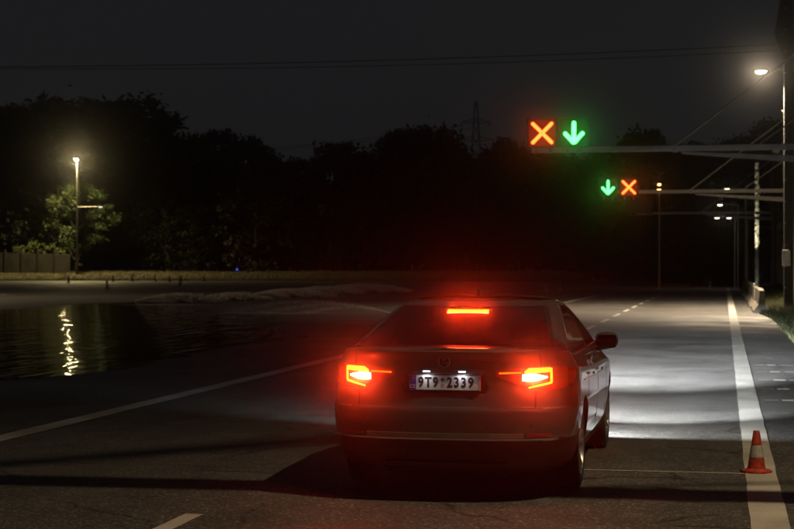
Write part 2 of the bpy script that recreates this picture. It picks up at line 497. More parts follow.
# sign arm on that pole
t = empty("side_arm_light", (q.x, q.y, 1.72 + (264.5 - 207) * LD / 1633), TH, "short horizontal arm with a small pale lamp halfway up the tall left lamp post", "lamp")
MB().tube([(0.06, 0, 0), (2.4, 0, .02)], .05, 8).build("arm", M_GALV, t, smooth=40)
MB().box((2.65, 0, 0), (.5, .3, .14)).build("lamp_head", M_GALV, t, bevel=.02)
MB().box((2.7, -.17, -.02), (.4, .03, .10)).build("lens", emitter("small arm lens", (1, .95, .6), 2.0), t)
# plain post near the barrier
q = W(742, 140)
t = empty("camera_post", (q.x, q.y, 0), 0, "thin pale post with a small box on top behind the concrete barrier", "post")
MB().tube([(0, 0, 0), (0, 0, 4.8)], .07, 8).build("pole", M_GALV, t)
MB().box((0, -.1, 4.85), (.3, .4, .22)).build("camera_box", M_GALV, t, bevel=.02)

# ------------------------------------------------------------------ gantries and lane signals
M_REDX = emitter("red cross LEDs", (1.0, .085, .012), 10)
M_GRN = emitter("green arrow LEDs", (.055, 1.0, .11), 9)
def face_mat(name, col, s):
    m = mat(name, (.02, .02, .02), .35, emis=col, estr=s)
    return m
M_REDF = face_mat("red halo panel", (1, .012, .0), .17)  # face emission stands in for the red halo round the cross LEDs
M_GRNF = face_mat("green halo panel", (0.0, 1, .06), .014)  # faint emission stands in for the green halo round the arrow
M_OFFF = mat("unlit lens panel", (.02, .02, .02), .35)

def gantry(Y, label, reach=-5.6, lower=True, arm=.16, mastx=3.2, rz=0, stay=.035):
    z0 = terrain_h(mastx, Y)
    t = empty("gantry", (mastx, Y, z0), rz, label, "sign gantry", "cantilever gantries over the lanes")
    zz = 5.1 - z0
    MB().tube([(0, 0, 0), (0, 0, 5), (0, 0, 9.0 - z0)], [.17, .15, .11], 14).build("mast", mat("dull mast steel", (.16, .15, .14), .6, .4, var=.2), t, smooth=40)
    MB().box((0, 0, .02), (.55, .55, .04)).build("base_plate", M_GALV, t)
    m = MB(); L_ = reach - mastx
    m.box((L_ / 2 - .08, 0, zz), (abs(L_) - .2, arm, arm)); m.build("arm", M_WHITE_STEEL, t, bevel=.012)
    if lower:
        a = Vector((-4.4, 0, zz - .13)); b_ = Vector((-.14, 0, zz - .42))
        m = MB(); m.add([a + Vector((0, -.03, .03)), a + Vector((0, .03, .03)), a + Vector((0, .03, -.03)), a + Vector((0, -.03, -.03)),
                         b_ + Vector((0, -.08, .11)), b_ + Vector((0, .08, .11)), b_ + Vector((0, .08, -.11)), b_ + Vector((0, -.08, -.11))],
                        [(0, 1, 2, 3), (7, 6, 5, 4), (0, 4, 5, 1), (1, 5, 6, 2), (2, 6, 7, 3), (3, 7, 4, 0)])
        m.build("lower_strut", M_WHITE_STEEL, t)
    MB().tube([(-4.6, 0, zz + .09), (-.1, 0, 8.6 - z0)], stay, 8).build("stay_rod", M_GALV, t, smooth=40)
    MB().tube([(-2.2, 0, zz + .09), (-.1, 0, 6.7 - z0)], .022, 8).build("stay_rod", M_GALV, t, smooth=40)
    for x in (-8.2, -7.4, -4.6, -1.5):
        MB().box((x, 0, zz), (.1, arm + .05, arm + .05)).build("clamp", M_GALV, t)
    return t

def lane_signal(x, y, zc, kind, label, group="lane signals on the gantries", s=.84):
    t = empty("lane_signal", (x, y, zc - s / 2), 0, label, "lane signal", group)
    M_H = mat("signal housing", (.02, .02, .02), .5, var=.2)
    MB().box((0, .12, s / 2), (s, .2, s)).build("housing", M_H, t, bevel=.02)
    fm = {'x': M_REDF, 'v': M_GRNF, 'off': M_OFFF}[kind]
    MB().box((0, .012, s / 2), (s - .08, .016, s - .08)).build("lens_panel", fm, t)
    m = MB(); h = .16
    m.box((0, -.05, s + .008), (s + .03, h, .02)); m.box((-s / 2 - .008, -.05, s / 2), (.02, h, s)); m.box((s / 2 + .008, -.05, s / 2), (.02, h, s))
    m.build("hood", M_H, t)
    for bx in (-.2, .2):
        MB().box((bx, .14, -.06), (.05, .06, .2)).build("bracket", M_GALV, t)
    def bar(a, b_, name, m_, wd=.115):
        a = Vector((a[0], -.006, a[1])); b_ = Vector((b_[0], -.006, b_[1])); d = b_ - a
        ang = math.atan2(d.z, d.x)
        Mt = Matrix.Translation((a + b_) / 2) @ Matrix.Rotation(-ang, 4, 'Y')
        L_ = d.length / 2; r = wd / 2
        poly = [(L_ * 1 + r * math.cos(q), r * math.sin(q)) for q in np.linspace(-math.pi / 2, math.pi / 2, 7)] + [(-L_ - r * math.cos(q), -r * math.sin(q)) for q in np.linspace(-math.pi / 2, math.pi / 2, 7)]
        MB().prism(poly, -.008, .008, Mt @ Matrix.Rotation(R(90), 4, 'X')).build(name, m_, t)
    c = s / 2
    if kind == 'x':
        for sx in (-1, 1):
            for sz in (-1, 1):
                bar((sx * .045, c + sz * .045), (sx * .275, c + sz * .275), "cross_arm", M_REDX, .10)
    if kind == 'v':
        bar((0, c + .29), (0, c - .2), "arrow_shaft", M_GRN, .12)
        bar((-.25, c - .02), (-.02, c - .27), "arrow_barb", M_GRN, .12)
        bar((.25, c - .02), (.02, c - .27), "arrow_barb", M_GRN, .12)
    return t

gantry(11.2, "cantilever gantry over the near lanes whose arm and stay shade the asphalt beside the car", arm=.24, rz=R(2.2), stay=.06)
def sgn(px, py, d): q = W(px, d); return q.x, q.y, 1.72 + (264.5 - py) * d / 1633
a = sgn(542, 133.0, 48); Y1 = a[1] + .3
gantry(Y1, "nearest visible cantilever gantry, carrying the larger red cross and green arrow")
lane_signal(a[0], Y1 - .25, a[2], 'x', "large red cross lane signal over the left lane, left of the big green arrow")
b_ = sgn(575, 133.6, 48); lane_signal(b_[0] - .02, Y1 - .25, a[2] - .01, 'v', "large green down arrow lane signal, right of the large red cross")
a = sgn(608, 187.5, 76); Y2 = a[1] + .3
gantry(Y2, "middle cantilever gantry, carrying the smaller green arrow and red cross", mastx=3.1)
lane_signal(a[0], Y2 - .25, a[2], 'v', "small distant green down arrow lane signal, left of the small red cross")
b_ = sgn(629, 187, 76); lane_signal(b_[0], Y2 - .25, a[2], 'x', "small distant red cross lane signal beside the small green arrow")
Y3 = W(640, 108).y
gantry(Y3, "farthest cantilever gantry with two unlit signal boxes, below the lit ones")
for px, lab in ((633, "unlit lane signal box on the farthest gantry, the left one"), (647, "unlit lane signal box on the farthest gantry, the right one")):
    a = sgn(px, 209, 108); lane_signal(a[0], Y3 - .25, a[2] + .1, 'off', lab)

# ------------------------------------------------------------------ traffic cones
def cone_proto(sc, name="traffic_cone", m1=None, m2=None):
    m1 = m1 or M_ORANGE; m2 = m2 or M_WHITEP
    t = empty(name, (0, 0, 0))
    b = MB(); n = 8
    pl = [(.5 * .24 * math.cos(R(22.5 + 45 * k)) / math.cos(R(22.5)) * (1.0), .5 * .24 * math.sin(R(22.5 + 45 * k)) / math.cos(R(22.5))) for k in range(8)]
    b.prism(pl, 0, .018)
    b.lathe([(.105, .018), (.085, .028), (.078, .034)], 24)
    b.build("base", m1, t, bevel=.003)
    MB().lathe([(.074, .03), (.0585, .125)], 28).build("lower_body", m1, t, smooth=50)
    MB().lathe([(.0600, .1252), (.0600, .127), (.0445, .222), (.0440, .224)], 28).build("white_band", m2, t, smooth=50)
    MB().lathe([(.0430, .224), (.027, .337), (.022, .343), (.018, .343), (.017, .30)], 28).build("tip", m1, t, smooth=50)
    for c in [t]: c.scale = (sc, sc, sc)
    return t
c0 = cone_proto(1.0)
q = G(756.5, 472.5); c0.location = (q.x, q.y, .004)
c0.rotation_euler = (0, 0, .2)
tag(c0, "orange and white traffic cone standing on the white edge line", "traffic cone", "traffic cones")
cones = [((68.5, 283), "cone far left of the group, straight below the tall lamp"), ((113, 277.5), "cone behind and right of the tall lamp's foot"),
         ((107, 289), "nearest of the far cones, beyond the dark water"), ((132, 273.5), "cone at the foot of the trees, leftmost on the bank edge"),
         ((155, 273.6), "faint cone on the bank edge midway between two others"), ((169.5, 279), "cone left of the close pair beyond the water jets"),
         ((181, 274.5), "rear cone of the close pair beyond the water jets"), ((180, 286), "front cone of the close pair beyond the water jets"), ((204, 273.3), "faint cone farthest right on the bank edge")]
for (px, py), lab in cones:
    d = CH * 1633 / (py - 264.5) if py > 281 else base_line_d(px) - 8 + (276 - py) * .8
    c = copy_tree(c0); q = W(px, d)
    c.location = (q.x, q.y, .004); c["label"] = "orange traffic " + lab; c.scale = (1.7, 1.7, 2.0)
    c.rotation_euler = (0, 0, px)
wc = cone_proto(1.5, m1=M_WHITEP, m2=mat("grey sleeve", (.25, .25, .25), .6))
whites = [((358.5, 287.5), "white marker cone beyond the water jets, left of the car roof"), ((546.5, 292), "left one of two white marker cones above the car roof"),
          ((560.5, 290.5), "right one of two white marker cones above the car roof"), ((710, 288.2), "white marker cone at the far end of the right lane"), ((331, 288), "faint white marker cone among the water jets")]
for i, ((px, py), lab) in enumerate(whites):
    c = wc if i == 0 else copy_tree(wc)
    q = G(px, py); c.location = (q.x, q.y, .004); c.scale = (1.2, 1.2, 1.45)
    tag(c, lab, "traffic cone", "white marker cones"); c.name = "marker_cone"
# small blue lamp far off on the bank
q = W(237, 190); t = empty("marker_light", (q.x, q.y, terrain_h(q.x, q.y)), 0, "tiny blue marker light on a short post at the foot of the far trees", "marker light")
MB().tube([(0, 0, 0), (0, 0, .35)], .04, 8).build("post", M_DSTEEL, t)
MB().lathe([(.02, .35), (.1, .38), (.1, .5), (.03, .55)], 12).build("lens", emitter("blue marker", (.05, .1, 1), 1.6), t, smooth=40)

# ------------------------------------------------------------------ concrete barriers
def barrier():
    prof = [(-.30, 0), (-.30, .07), (-.13, .30), (-.09, .80), (.09, .80), (.13, .30), (.30, .07), (.30, 0)]
    L_ = 3.9
    m = MB(); n = 8
    v = [(x, -L_ / 2 + L_ * k, z) for k in (0, 1) for x, z in prof]
    m.add(v, [tuple(range(n)), tuple(range(2 * n - 1, n - 1, -1))] + [(i, i + n, (i + 1) % n + n, (i + 1) % n) for i in range(n)])
    return m.build("concrete_barrier", M_CONC, bevel=.015)
bar0 = barrier()
for i in range(12):
    b = bar0 if i == 0 else bar0.copy()
    if i: C.objects.link(b)
    b.location = (1.32 + (.03 * math.sin(i * 2.1)) - .0 * i, 61 + 4.0 * i, 0); b.rotation_euler = (0, 0, .012 * math.sin(i * 1.7))
    lab = {0: "nearest concrete barrier block beside the edge line, its end facing us", 1: "second concrete barrier block of the row from the near end", 2: "third concrete barrier block of the row from the near end"}.get(i, "concrete barrier block in the far part of the row beside the lane")
    tag(b, lab, "concrete barrier", "concrete barriers beside the right lane")

# ------------------------------------------------------------------ the car
CARY, CARX = 11.58, -1.98
car = empty("car", (CARX, CARY, 0), 0, "dark grey liftback saloon car seen from behind with its brake lights on", "car")

def paint():
    m = bpy.data.materials.new("car paint"); m.use_nodes = True
    t = m.node_tree; N = t.nodes; L = t.links; b = N["Principled BSDF"]
    tc = N.new("ShaderNodeTexCoord")
    n = N.new("ShaderNodeTexNoise"); n.inputs["Scale"].default_value = 3.0; n.inputs["Detail"].default_value = 8; L.new(tc.outputs["Object"], n.inputs["Vector"])
    r = N.new("ShaderNodeValToRGB"); L.new(n.outputs["Fac"], r.inputs[0])
    r.color_ramp.elements[0].position = .3; r.color_ramp.elements[1].position = .75
    r.color_ramp.elements[0].color = (.07, .064, .058, 1); r.color_ramp.elements[1].color = (.092, .085, .078, 1)
    L.new(r.outputs[0], b.inputs["Base Color"])
    b.inputs["Metallic"].default_value = .45; b.inputs["Roughness"].default_value = .42
    b.inputs["Coat Weight"].default_value = .9; b.inputs["Coat Roughness"].default_value = .05
    rr = N.new("ShaderNodeValToRGB"); L.new(n.outputs["Fac"], rr.inputs[0])
    rr.color_ramp.elements[0].color = (.36,) * 3 + (1,); rr.color_ramp.elements[1].color = (.5,) * 3 + (1,)
    L.new(rr.outputs[0], b.inputs["Roughness"])
    return m
M_PAINT = paint()
M_TRIM = mat("satin black trim", (.009, .009, .009), .5, bump=.05)
M_CHROME = mat("chrome", (.75, .74, .72), .12, 1.0)
M_GAP = mat("panel gap", (.004, .004, .004), .9)
def glass(name, tr, tint):
    m = bpy.data.materials.new(name); m.use_nodes = True
    t = m.node_tree; N = t.nodes; L = t.links; N.clear()
    o = N.new("ShaderNodeOutputMaterial"); mx = N.new("ShaderNodeMixShader"); tb = N.new("ShaderNodeBsdfTransparent")
    p = N.new("ShaderNodeBsdfPrincipled")
    p.inputs["Base Color"].default_value = (.006, .006, .007, 1); p.inputs["Roughness"].default_value = .03
    tb.inputs[0].default_value = (*tint, 1)
    mx.inputs[0].default_value = 1 - tr
    L.new(tb.outputs[0], mx.inputs[1]); L.new(p.outputs[0], mx.inputs[2]); L.new(mx.outputs[0], o.inputs[0])
    return m
M_GLASS_D = glass("privacy glass", .35, (.10, .10, .11))
M_GLASS = glass("clear car glass", .75, (.7, .72, .7))

# lower body: plan outlines stacked in height
TOPY = [-1, 0, .3, 1.0, 2.0, 3.3, 3.9, 4.35, 4.7, 4.86, 6]
TOPZ = [1.10, 1.10, 1.11, 1.05, .995, .965, .93, .86, .77, .70, .70]
CT = np.array([  # zn, y rear, half width, y front
 (.18, .34, .66, 4.55), (.205, .20, .80, 4.70), (.26, .10, .862, 4.79), (.33, .055, .892, 4.83), (.42, .03, .908, 4.85),
 (.455, .022, .912, 4.855), (.462, .004, .916, 4.857), (.50, .0, .920, 4.86), (.60, .0, .929, 4.86), (.668, .006, .932, 4.86), (.680, .012, .932, 4.86),
 (.690, .046, .931, 4.86), (.70, .050, .930, 4.855), (.80, .070, .927, 4.85), (.88, .072, .924, 4.83), (.945, .062, .920, 4.80), (.975, .058, .915, 4.78),
 (.990, .060, .900, 4.76), (1.03, .052, .878, 4.72), (1.07, .026, .858, 4.66), (1.088, .022, .846, 4.62), (1.10, .034, .825, 4.56)])
def row_par(z):
    return [float(np.interp(z, CT[:, 0], CT[:, k])) for k in (1, 2, 3)]
_cache = {}
def outline(yr, hw, yf, bow=.07, n=4.2, cl=.95, nf=3.0, clf=1.05, fb=.10, M=400):
    ph = np.linspace(0, math.pi / 2, M)
    x1 = hw * np.sin(ph) ** (2 / n); u = cl * (1 - np.cos(ph) ** (2 / n))
    y1 = yr + u + bow * (x1 / hw) ** 2 * (1 - (u / cl)) 
    x2 = hw * np.sin(ph) ** (2 / nf); v = clf * (1 - np.cos(ph) ** (2 / nf))
    y2 = yf - v - fb * (x2 / hw) ** 2 * (1 - v / clf)
    return np.concatenate([x1, x2[::-1]]), np.concatenate([y1, y2[::-1]])
NC = 130
def col_params():
    t = np.linspace(0, 1, NC + 1)
    return t
def ring(z, n=NC):
    """points (x, y) at equal arc steps; arc length"""
    k = round(z, 5)
    if k in _cache: return _cache[k]
    x, y = outline(*row_par(z))
    s = np.concatenate([[0], np.cumsum(np.hypot(np.diff(x), np.diff(y)))])
    _cache[k] = (x, y, s); return _cache[k]
def zreal(zn, y):
    top = np.interp(y, TOPY, TOPZ)
    t = np.clip((zn - .45) / .65, 0, 1)
    return zn + (top - 1.10) * t
def bodypt(sarc, zn, off=0.0):
    """point on the body skin at arc length sarc from the rear centre, nominal height zn"""
    def raw(s_, z_):
        x, y, s = ring(z_)
        yy = np.interp(s_, s, y)
        return np.array([np.interp(s_, s, x), yy, zreal(z_, yy)])
    sg = 1 if sarc >= 0 else -1; sa = abs(sarc)
    p = raw(sa, zn)
    if off:
        e = .006; a = raw(sa + e, zn) - raw(max(sa - e, 0), zn); b = raw(sa, zn + e) - raw(sa, zn - e)
        if sa < e: a = np.array([1, 0, 0])
        nrm = np.cross(b, a); nrm = -nrm / (np.linalg.norm(nrm) + 1e-9)
        if nrm[1] * (-1) + nrm[0] * .5 < 0 and sa < 1.2: nrm = -nrm
        if sa >= 1.2 and nrm[0] < 0: nrm = -nrm
        p = p + nrm * off
    p[0] *= sg
    return p
zrows = []
for i in range(len(CT) - 1):
    a, b = CT[i, 0], CT[i + 1, 0]; n = max(1, int((b - a) / .018))
    zrows += [a + (b - a) * k / n for k in range(n)]
zrows.append(CT[-1, 0])
GR = []
for z in zrows:
    x, y, s = ring(z)
    st = np.linspace(0, s[-1], NC + 1)
    xx = np.interp(st, s, x); yy = np.interp(st, s, y)
    xx[0] = 0; xx[-1] = 0
    GR.append(np.stack([xx, yy, zreal(z, yy)], 1))
GR = np.array(GR)
# top cap rows
tr = GR[-1]
for a in (.985, .95, .85, .7, .5, .25, 0):
    q = tr.copy(); q[:, 0] *= a; q[:, 2] += .012 * (1 - a ** 2) + .006 * (1 - a)
    GR = np.concatenate([GR, q[None]])
br = GR[0]
bot = []
for a in (0, .5):
    q = br.copy(); q[:, 0] *= a; bot.append(q)
GR = np.concatenate([np.array(bot), GR])
mbody = MB(); mbody.grid(GR); Lf = GR.copy(); Lf[..., 0] *= -1; mbody.grid(Lf, flip=True)
me = bpy.data.meshes.new("body"); me.from_pydata(mbody.v, [], mbody.f)
bm = bmesh.new(); bm.from_mesh(me)
bmesh.ops.remove_doubles(bm, verts=bm.verts, dist=.0008)
bmesh.ops.dissolve_degenerate(bm, edges=bm.edges, dist=.0002)
bmesh.ops.recalc_face_normals(bm, faces=bm.faces)
bm.to_mesh(me); bm.free()
me.materials.append(M_PAINT); me.materials.append(M_TRIM)
body = bpy.data.objects.new("body", me); C.objects.link(body)
# wheel arches and plate recess cut out
def cutter(kind):
    m = MB()
    if kind == 'arch':
        for ya in (1.08, 3.92):
            for sx in (-1, 1):
                Mx = Matrix.Translation((sx * .55, ya, .335)) @ Matrix.Rotation(sx * R(90), 4, 'Y')
                n = 48; r = .375
                v = [Mx @ Vector((r * math.cos(2 * math.pi * k / n), r * math.sin(2 * math.pi * k / n), h)) for h in (0, .7) for k in range(n)]
                m.add(v, [tuple(range(n)), tuple(range(2 * n - 1, n - 1, -1))] + [(k, (k + 1) % n, (k + 1) % n + n, k + n) for k in range(n)])
    else:
        m.prism([(-.30, 0), (.30, 0), (.32, .04), (.27, .175), (-.27, .175), (-.32, .04)], -.06, .12, Matrix.Translation((0, 0, .79)) @ Matrix.Rotation(R(90), 4, 'X') @ Matrix.Diagonal((1, 1, -1, 1)))
    o = m.build("cut", M_TRIM if kind == 'arch' else M_PAINT)
    return o
for kind in ('arch', 'plate'):
    c = cutter(kind)
    md = body.modifiers.new("b", 'BOOLEAN'); md.operation = 'DIFFERENCE'; md.object = c; md.solver = 'EXACT'
    try: md.material_mode = 'TRANSFER'
    except Exception: pass
    bpy.context.view_layer.update()
    nm = bpy.data.meshes.new_from_object(body.evaluated_get(bpy.context.evaluated_depsgraph_get()))
    body.modifiers.clear(); old = body.data
    if len(nm.polygons) > 1000: body.data = nm
    bpy.data.objects.remove(c, do_unlink=True)
me = body.data; me.name = "body"
trim_i = 1
for p in me.polygons:
    c_ = p.center
    if c_.z < .452 and c_.y < 1.0 and c_.y > -1: p.material_index = trim_i      # black lower valance
    if c_.z < .235: p.material_index = trim_i
me.polygons.foreach_set("use_smooth", [True] * len(me.polygons))
me.set_sharp_from_angle(angle=R(28))
body.parent = car

def ribbon(name, m, pairs, off=.004, th=.012, n=4, parent=None, sides=(1, -1), smooth=True):
    """pairs: list of (s, z_low, z_high); a thin raised patch following the body skin"""
    out = []
    for sg in sides:
        S_ = []
        for i in range(len(pairs) - 1):
            a, b = np.array(pairs[i]), np.array(pairs[i + 1])
            k = max(1, int(abs(b[0] - a[0]) / .03))
            S_ += [a + (b - a) * q / k for q in range(k)]
        S_.append(np.array(pairs[-1]))
        outer = [[bodypt(sg * p[0], p[1] + (p[2] - p[1]) * j / n, off) for p in S_] for j in range(n + 1)]
        inner = [[bodypt(sg * p[0], p[1] + (p[2] - p[1]) * j / n, off - th) for p in S_] for j in range(n + 1)]
        mb = MB(); mb.grid(outer); mb.grid(inner, flip=True)
        mb.grid([outer[0], inner[0]]); mb.grid([outer[-1], inner[-1]], flip=True)
        mb.grid([[r[0] for r in outer], [r[0] for r in inner]]); mb.grid([[r[-1] for r in outer], [r[-1] for r in inner]])
        o = mb.build(name, m, parent or car, smooth=35, weld=True); out.append(o)
    return out

# tail lamps
M_LENS = mat("red tail lamp lens", (.16, .006, .005), .12, coat=.6, emis=(1, .02, .0), estr=.09)
M_BAR = emitter("tail lamp light bar", (1.0, .085, .004), 11)
M_BAR2 = emitter("tail lamp thin strip", (1.0, .07, .003), 4.5)
M_HOT = emitter("brake lamp bulb", (1.0, .28, .10), 26)
for sg in (1, -1):
    lens = ribbon("taillight", M_LENS, [(.37, .915, .955), (.50, .862, .968), (.60, .826, .975), (.70, .812, .978), (.86, .808, .975), (1.02, .845, .968), (1.14, .90, .955)], .006, .02, 5, sides=(sg,))[0]
    def on(name, m, prs): return ribbon(name, m, prs, .011, .01, 2, parent=lens, sides=(sg,))
    on("light_strip", M_BAR2, [(.395, .932, .941), (.555, .934, .946)])
    on("light_bar", M_BAR, [(.575, .936, .948), (.61, .936, .972), (.775, .938, .972)])
    on("light_bar", M_BAR, [(.775, .868, .970), (.793, .868, .966)])
    on("light_bar", M_BAR, [(.605, .824, .836), (.775, .852, .870), (.79, .856, .872)])
    on("brake_bulb", M_HOT, [(.560, .880, .925), (.60, .874, .932), (.66, .876, .930), (.72, .892, .915), (.75, .899, .909)])
    p = bodypt(sg * .64, .90, .07)
    l = bpy.data.lights.new("tail_glow", 'POINT'); l.energy = 7; l.color = (1, .035, .008); l.shadow_soft_size = .05
    o = bpy.data.objects.new("tail_glow", l); C.objects.link(o); o.parent = lens; o.location = p
    lamp_light("brake_beam", tuple(bodypt(sg * .64, .90, .03)), 38, (1, .035, .008), lens, cone=84, size=.05, rot=(R(-90), 0, 0), blend=1)

# hatch and bumper details
ribbon("shut_line", M_GAP, [(0, .681, .688), (.72, .681, .688)], .001, .004, 1)
ribbon("hatch_gap", M_GAP, [(.655, .69, .826), (.666, .69, .826)], .0015, .004, 4)
ribbon("hatch_gap", M_GAP, [(.70, .978, 1.08), (.710, .978, 1.08)], .0015, .004, 4)
ribbon("chrome_strip", M_CHROME, [(0, .455, .472), (.60, .455, .472), (.95, .462, .474)], .008, .012, 2)
ribbon("bumper_reflector", mat("red reflector", (.35, .01, .008), .2, coat=1), [(.60, .480, .505), (.80, .484, .508)], .006, .01, 2)
ribbon("bumper_lip", mat("lip highlight paint", (.30, .28, .24), .35, .6, var=.2, scale=6), [(0, .474, .508), (.575, .476, .508)], .012, .014, 2)  # pale lip colour paints the light caught by a body-coloured ledge
ribbon("diffuser", M_TRIM, [(0, .22, .30), (.45, .22, .30)], .02, .03, 2)
ribbon("hatch_crease", M_PAINT, [(0, .995, 1.003), (.52, .995, 1.003)], .003, .006, 1)
ribbon("parking_sensor", M_TRIM, [(.30, .545, .565), (.32, .545, .565)], .003, .006, 1)
ribbon("parking_sensor", M_TRIM, [(.62, .555, .575), (.64, .555, .575)], .003, .006, 1)
for s0 in (1.42,):
    pass
# side seams, handles and sill on the flanks
for s_ in (2.05, 3.02, 4.02):
    ribbon("door_gap", M_GAP, [(s_, .30, .97), (s_ + .010, .30, .97)], .0012, .004, 8)
ribbon("sill_trim", M_TRIM, [(2.2, .205, .26), (4.2, .205, .26)], .006, .02, 2)
ribbon("side_crease", M_PAINT, [(1.7, .862, .872), (4.5, .862, .872)], .004, .006, 1)
for s_ in (2.28, 3.2):
    ribbon("door_handle", M_CHROME, [(s_, .895, .918), (s_ + .2, .895, .915)], .035, .02, 2)

# front: grille, headlamps
Lfull = ring(.7)[2][-1]
for sg in (1, -1):
    ribbon("headlight", mat("headlamp lens", (.6, .6, .6), .1, coat=1), [(Lfull - .95, .80, .86), (Lfull - .42, .74, .86)], .005, .02, 3, sides=(sg,))
ribbon("grille", M_TRIM, [(Lfull - .40, .62, .85), (Lfull - .02, .60, .87)], .006, .02, 3)

# number plate
M_PLATE = mat("plate white", (.72, .72, .70), .45)
M_BLUE = mat("plate blue", (.01, .03, .30), .45)
M_INK = mat("plate black", (.01, .01, .01), .5)
py_ = -.0 + .071
pl = MB().box((0, .058, .866), (.520, .012, .110)).build("number_plate", M_PLATE, car, bevel=.003)
MB().box((-.2335, .0515, .866), (.050, .003, .104)).build("blue_band", M_BLUE, pl)
m = MB()
m.box((0, .0515, .9185), (.508, .002, .0025)); m.box((0, .0515, .8135), (.508, .002, .0025)); m.box((.2535, .0515, .866), (.0025, .002, .106))
m.build("plate_border", M_INK, pl)
for ch, x in zip("9T92339", (-.172, -.119, -.066, .038, .089, .140, .192)):
    text_mesh("character", ch, .098, M_INK, pl, sx=.80, bold=.0036, loc=(x, .0512, .866), rot=(R(90), 0, 0))
text_mesh("country_code", "CZ", .034, M_PLATE, pl, sx=.9, bold=.0004, loc=(-.2335, .0498, .838), rot=(R(90), 0, 0))
star = MB()
for k in range(12):
    a = k * math.pi / 6
    star.box((-.2335 + .014 * math.cos(a), .0496, .89 + .014 * math.sin(a)), (.004, .001, .004))
star.build("star_ring", mat("plate yellow", (.6, .45, .05), .5), pl)
for z, m_ in ((.888, mat("brown sticker", (.22, .06, .05), .5)), (.846, mat("grey sticker", (.42, .42, .42), .4))):
    MB().lathe([(.0005, 0), (.0135, 0), (.0135, .001)], 18, Matrix.Translation((-.014, .0515, z)) @ Matrix.Rotation(R(90), 4, 'X')).build("sticker", m_, pl)
MB().box((0, .064, .866), (.532, .012, .122)).build("plate_holder", M_TRIM, car, bevel=.003)
for x in (-.13, .13):
    o = MB().box((x, .045, .948), (.05, .02, .010)).build("plate_lamp", emitter("plate lamp", (.95, .95, 1), 3.5), car)
    l = bpy.data.lights.new("plate_bulb", 'AREA'); l.energy = .10; l.color = (.92, .95, 1); l.size = .03
    lo = bpy.data.objects.new("plate_bulb", l); C.objects.link(lo); lo.parent = o; lo.location = (x, .028, .938); lo.rotation_euler = (R(32), 0, 0)
MB().box((0, .050, .958), (.60, .03, .012)).build("plate_ledge", M_PAINT, car, bevel=.003)

# badge: ring and winged arrow
bd = bodypt(0, 1.03)
Mb = Matrix.Translation((0, bd[1] - .004, 1.018)) @ Matrix.Rotation(R(90), 4, 'X')
badge = MB().lathe([(.0005, 0), (.036, 0), (.038, .001)], 28, Mb).build("badge", M_TRIM, car)
MB().lathe([(.036, 0), (.036, .005), (.040, .006), (.043, .004), (.043, 0)], 32, Mb).build("badge_ring", M_CHROME, badge, smooth=40)
m = MB()
m.prism([(-.026, -.004), (.016, -.010), (.022, -.018), (.030, -.006), (.022, .004), (.016, -.002), (-.024, .004)], .002, .005, Mb)
for k in range(3):
    m.prism([(-.020 + k * .010, .006), (-.012 + k * .010, .006), (-.002 + k * .010, .026 - .003 * k), (-.010 + k * .008, .024 - .003 * k)], .002, .005, Mb)
m.build("winged_arrow", M_CHROME, badge)

# greenhouse
GZ = [.93, .985, 1.03, 1.07, 1.10, 1.13, 1.16, 1.19, 1.22, 1.25, 1.28, 1.31, 1.34, 1.365, 1.388, 1.408, 1.425, 1.438, 1.446]
def gz(z, xs_, ys_): return float(np.interp(z, xs_, ys_))
ZK = [.93, 1.0, 1.10, 1.16, 1.22, 1.28, 1.34, 1.388, 1.408, 1.425, 1.438, 1.446]
YR = [.10, .16, .25, .46, .68, .90, 1.12, 1.32, 1.42, 1.54, 1.70, 1.90]
YF = [3.80, 3.68, 3.47, 3.33, 3.19, 3.05, 2.90, 2.77, 2.70, 2.60, 2.46, 2.30]
HW = [.865, .850, .815, .785, .755, .722, .685, .648, .625, .593, .545, .49]
WX = [.77, .765, .755, .72, .69, .655, .62, .585, .50, .48, .45, .42]   # rear window half width
segs = [14, 12, 6, 16, 3, 16, 6, 10, 14]
def g_ring(z):
    yr, yf, hw, wx = [gz(z, ZK, q) for q in (YR, YF, HW, WX)]
    x, y = outline(yr, hw, yf, bow=.15, n=3.6, cl=.60, nf=3.2, clf=.55, fb=.14)
    s = np.concatenate([[0], np.cumsum(np.hypot(np.diff(x), np.diff(y)))])
    half = len(x) // 2
    s_wx = np.interp(wx, x[:half], s[:half])
    def sy(v): return float(np.interp(v, y[np.argsort(y)], s[np.argsort(y)]))
    s_c = sy(yr + .44); 
    b = [0, s_wx, s_c, max(sy(min(yr + .62, 2.16)), s_c + .02), sy(2.20), sy(2.27), sy(yf - .46), sy(yf - .36), 0, s[-1]]
    fs = s[half:]; fxx = x[half:]
    b[8] = float(np.interp(-hw * .80, -fxx, fs))
    for k in range(1, 9): b[k] = max(b[k], b[k - 1] + .01)
    pts = []
    for k, n in enumerate(segs):
        pts += list(np.linspace(b[k], b[k + 1], n, endpoint=False))
    pts.append(b[-1])
    xx = np.interp(pts, s, x); yy = np.interp(pts, s, y); xx[0] = 0; xx[-1] = 0
    return np.stack([xx, yy, np.full(len(pts), z)], 1)
GG = np.array([g_ring(z) for z in GZ])
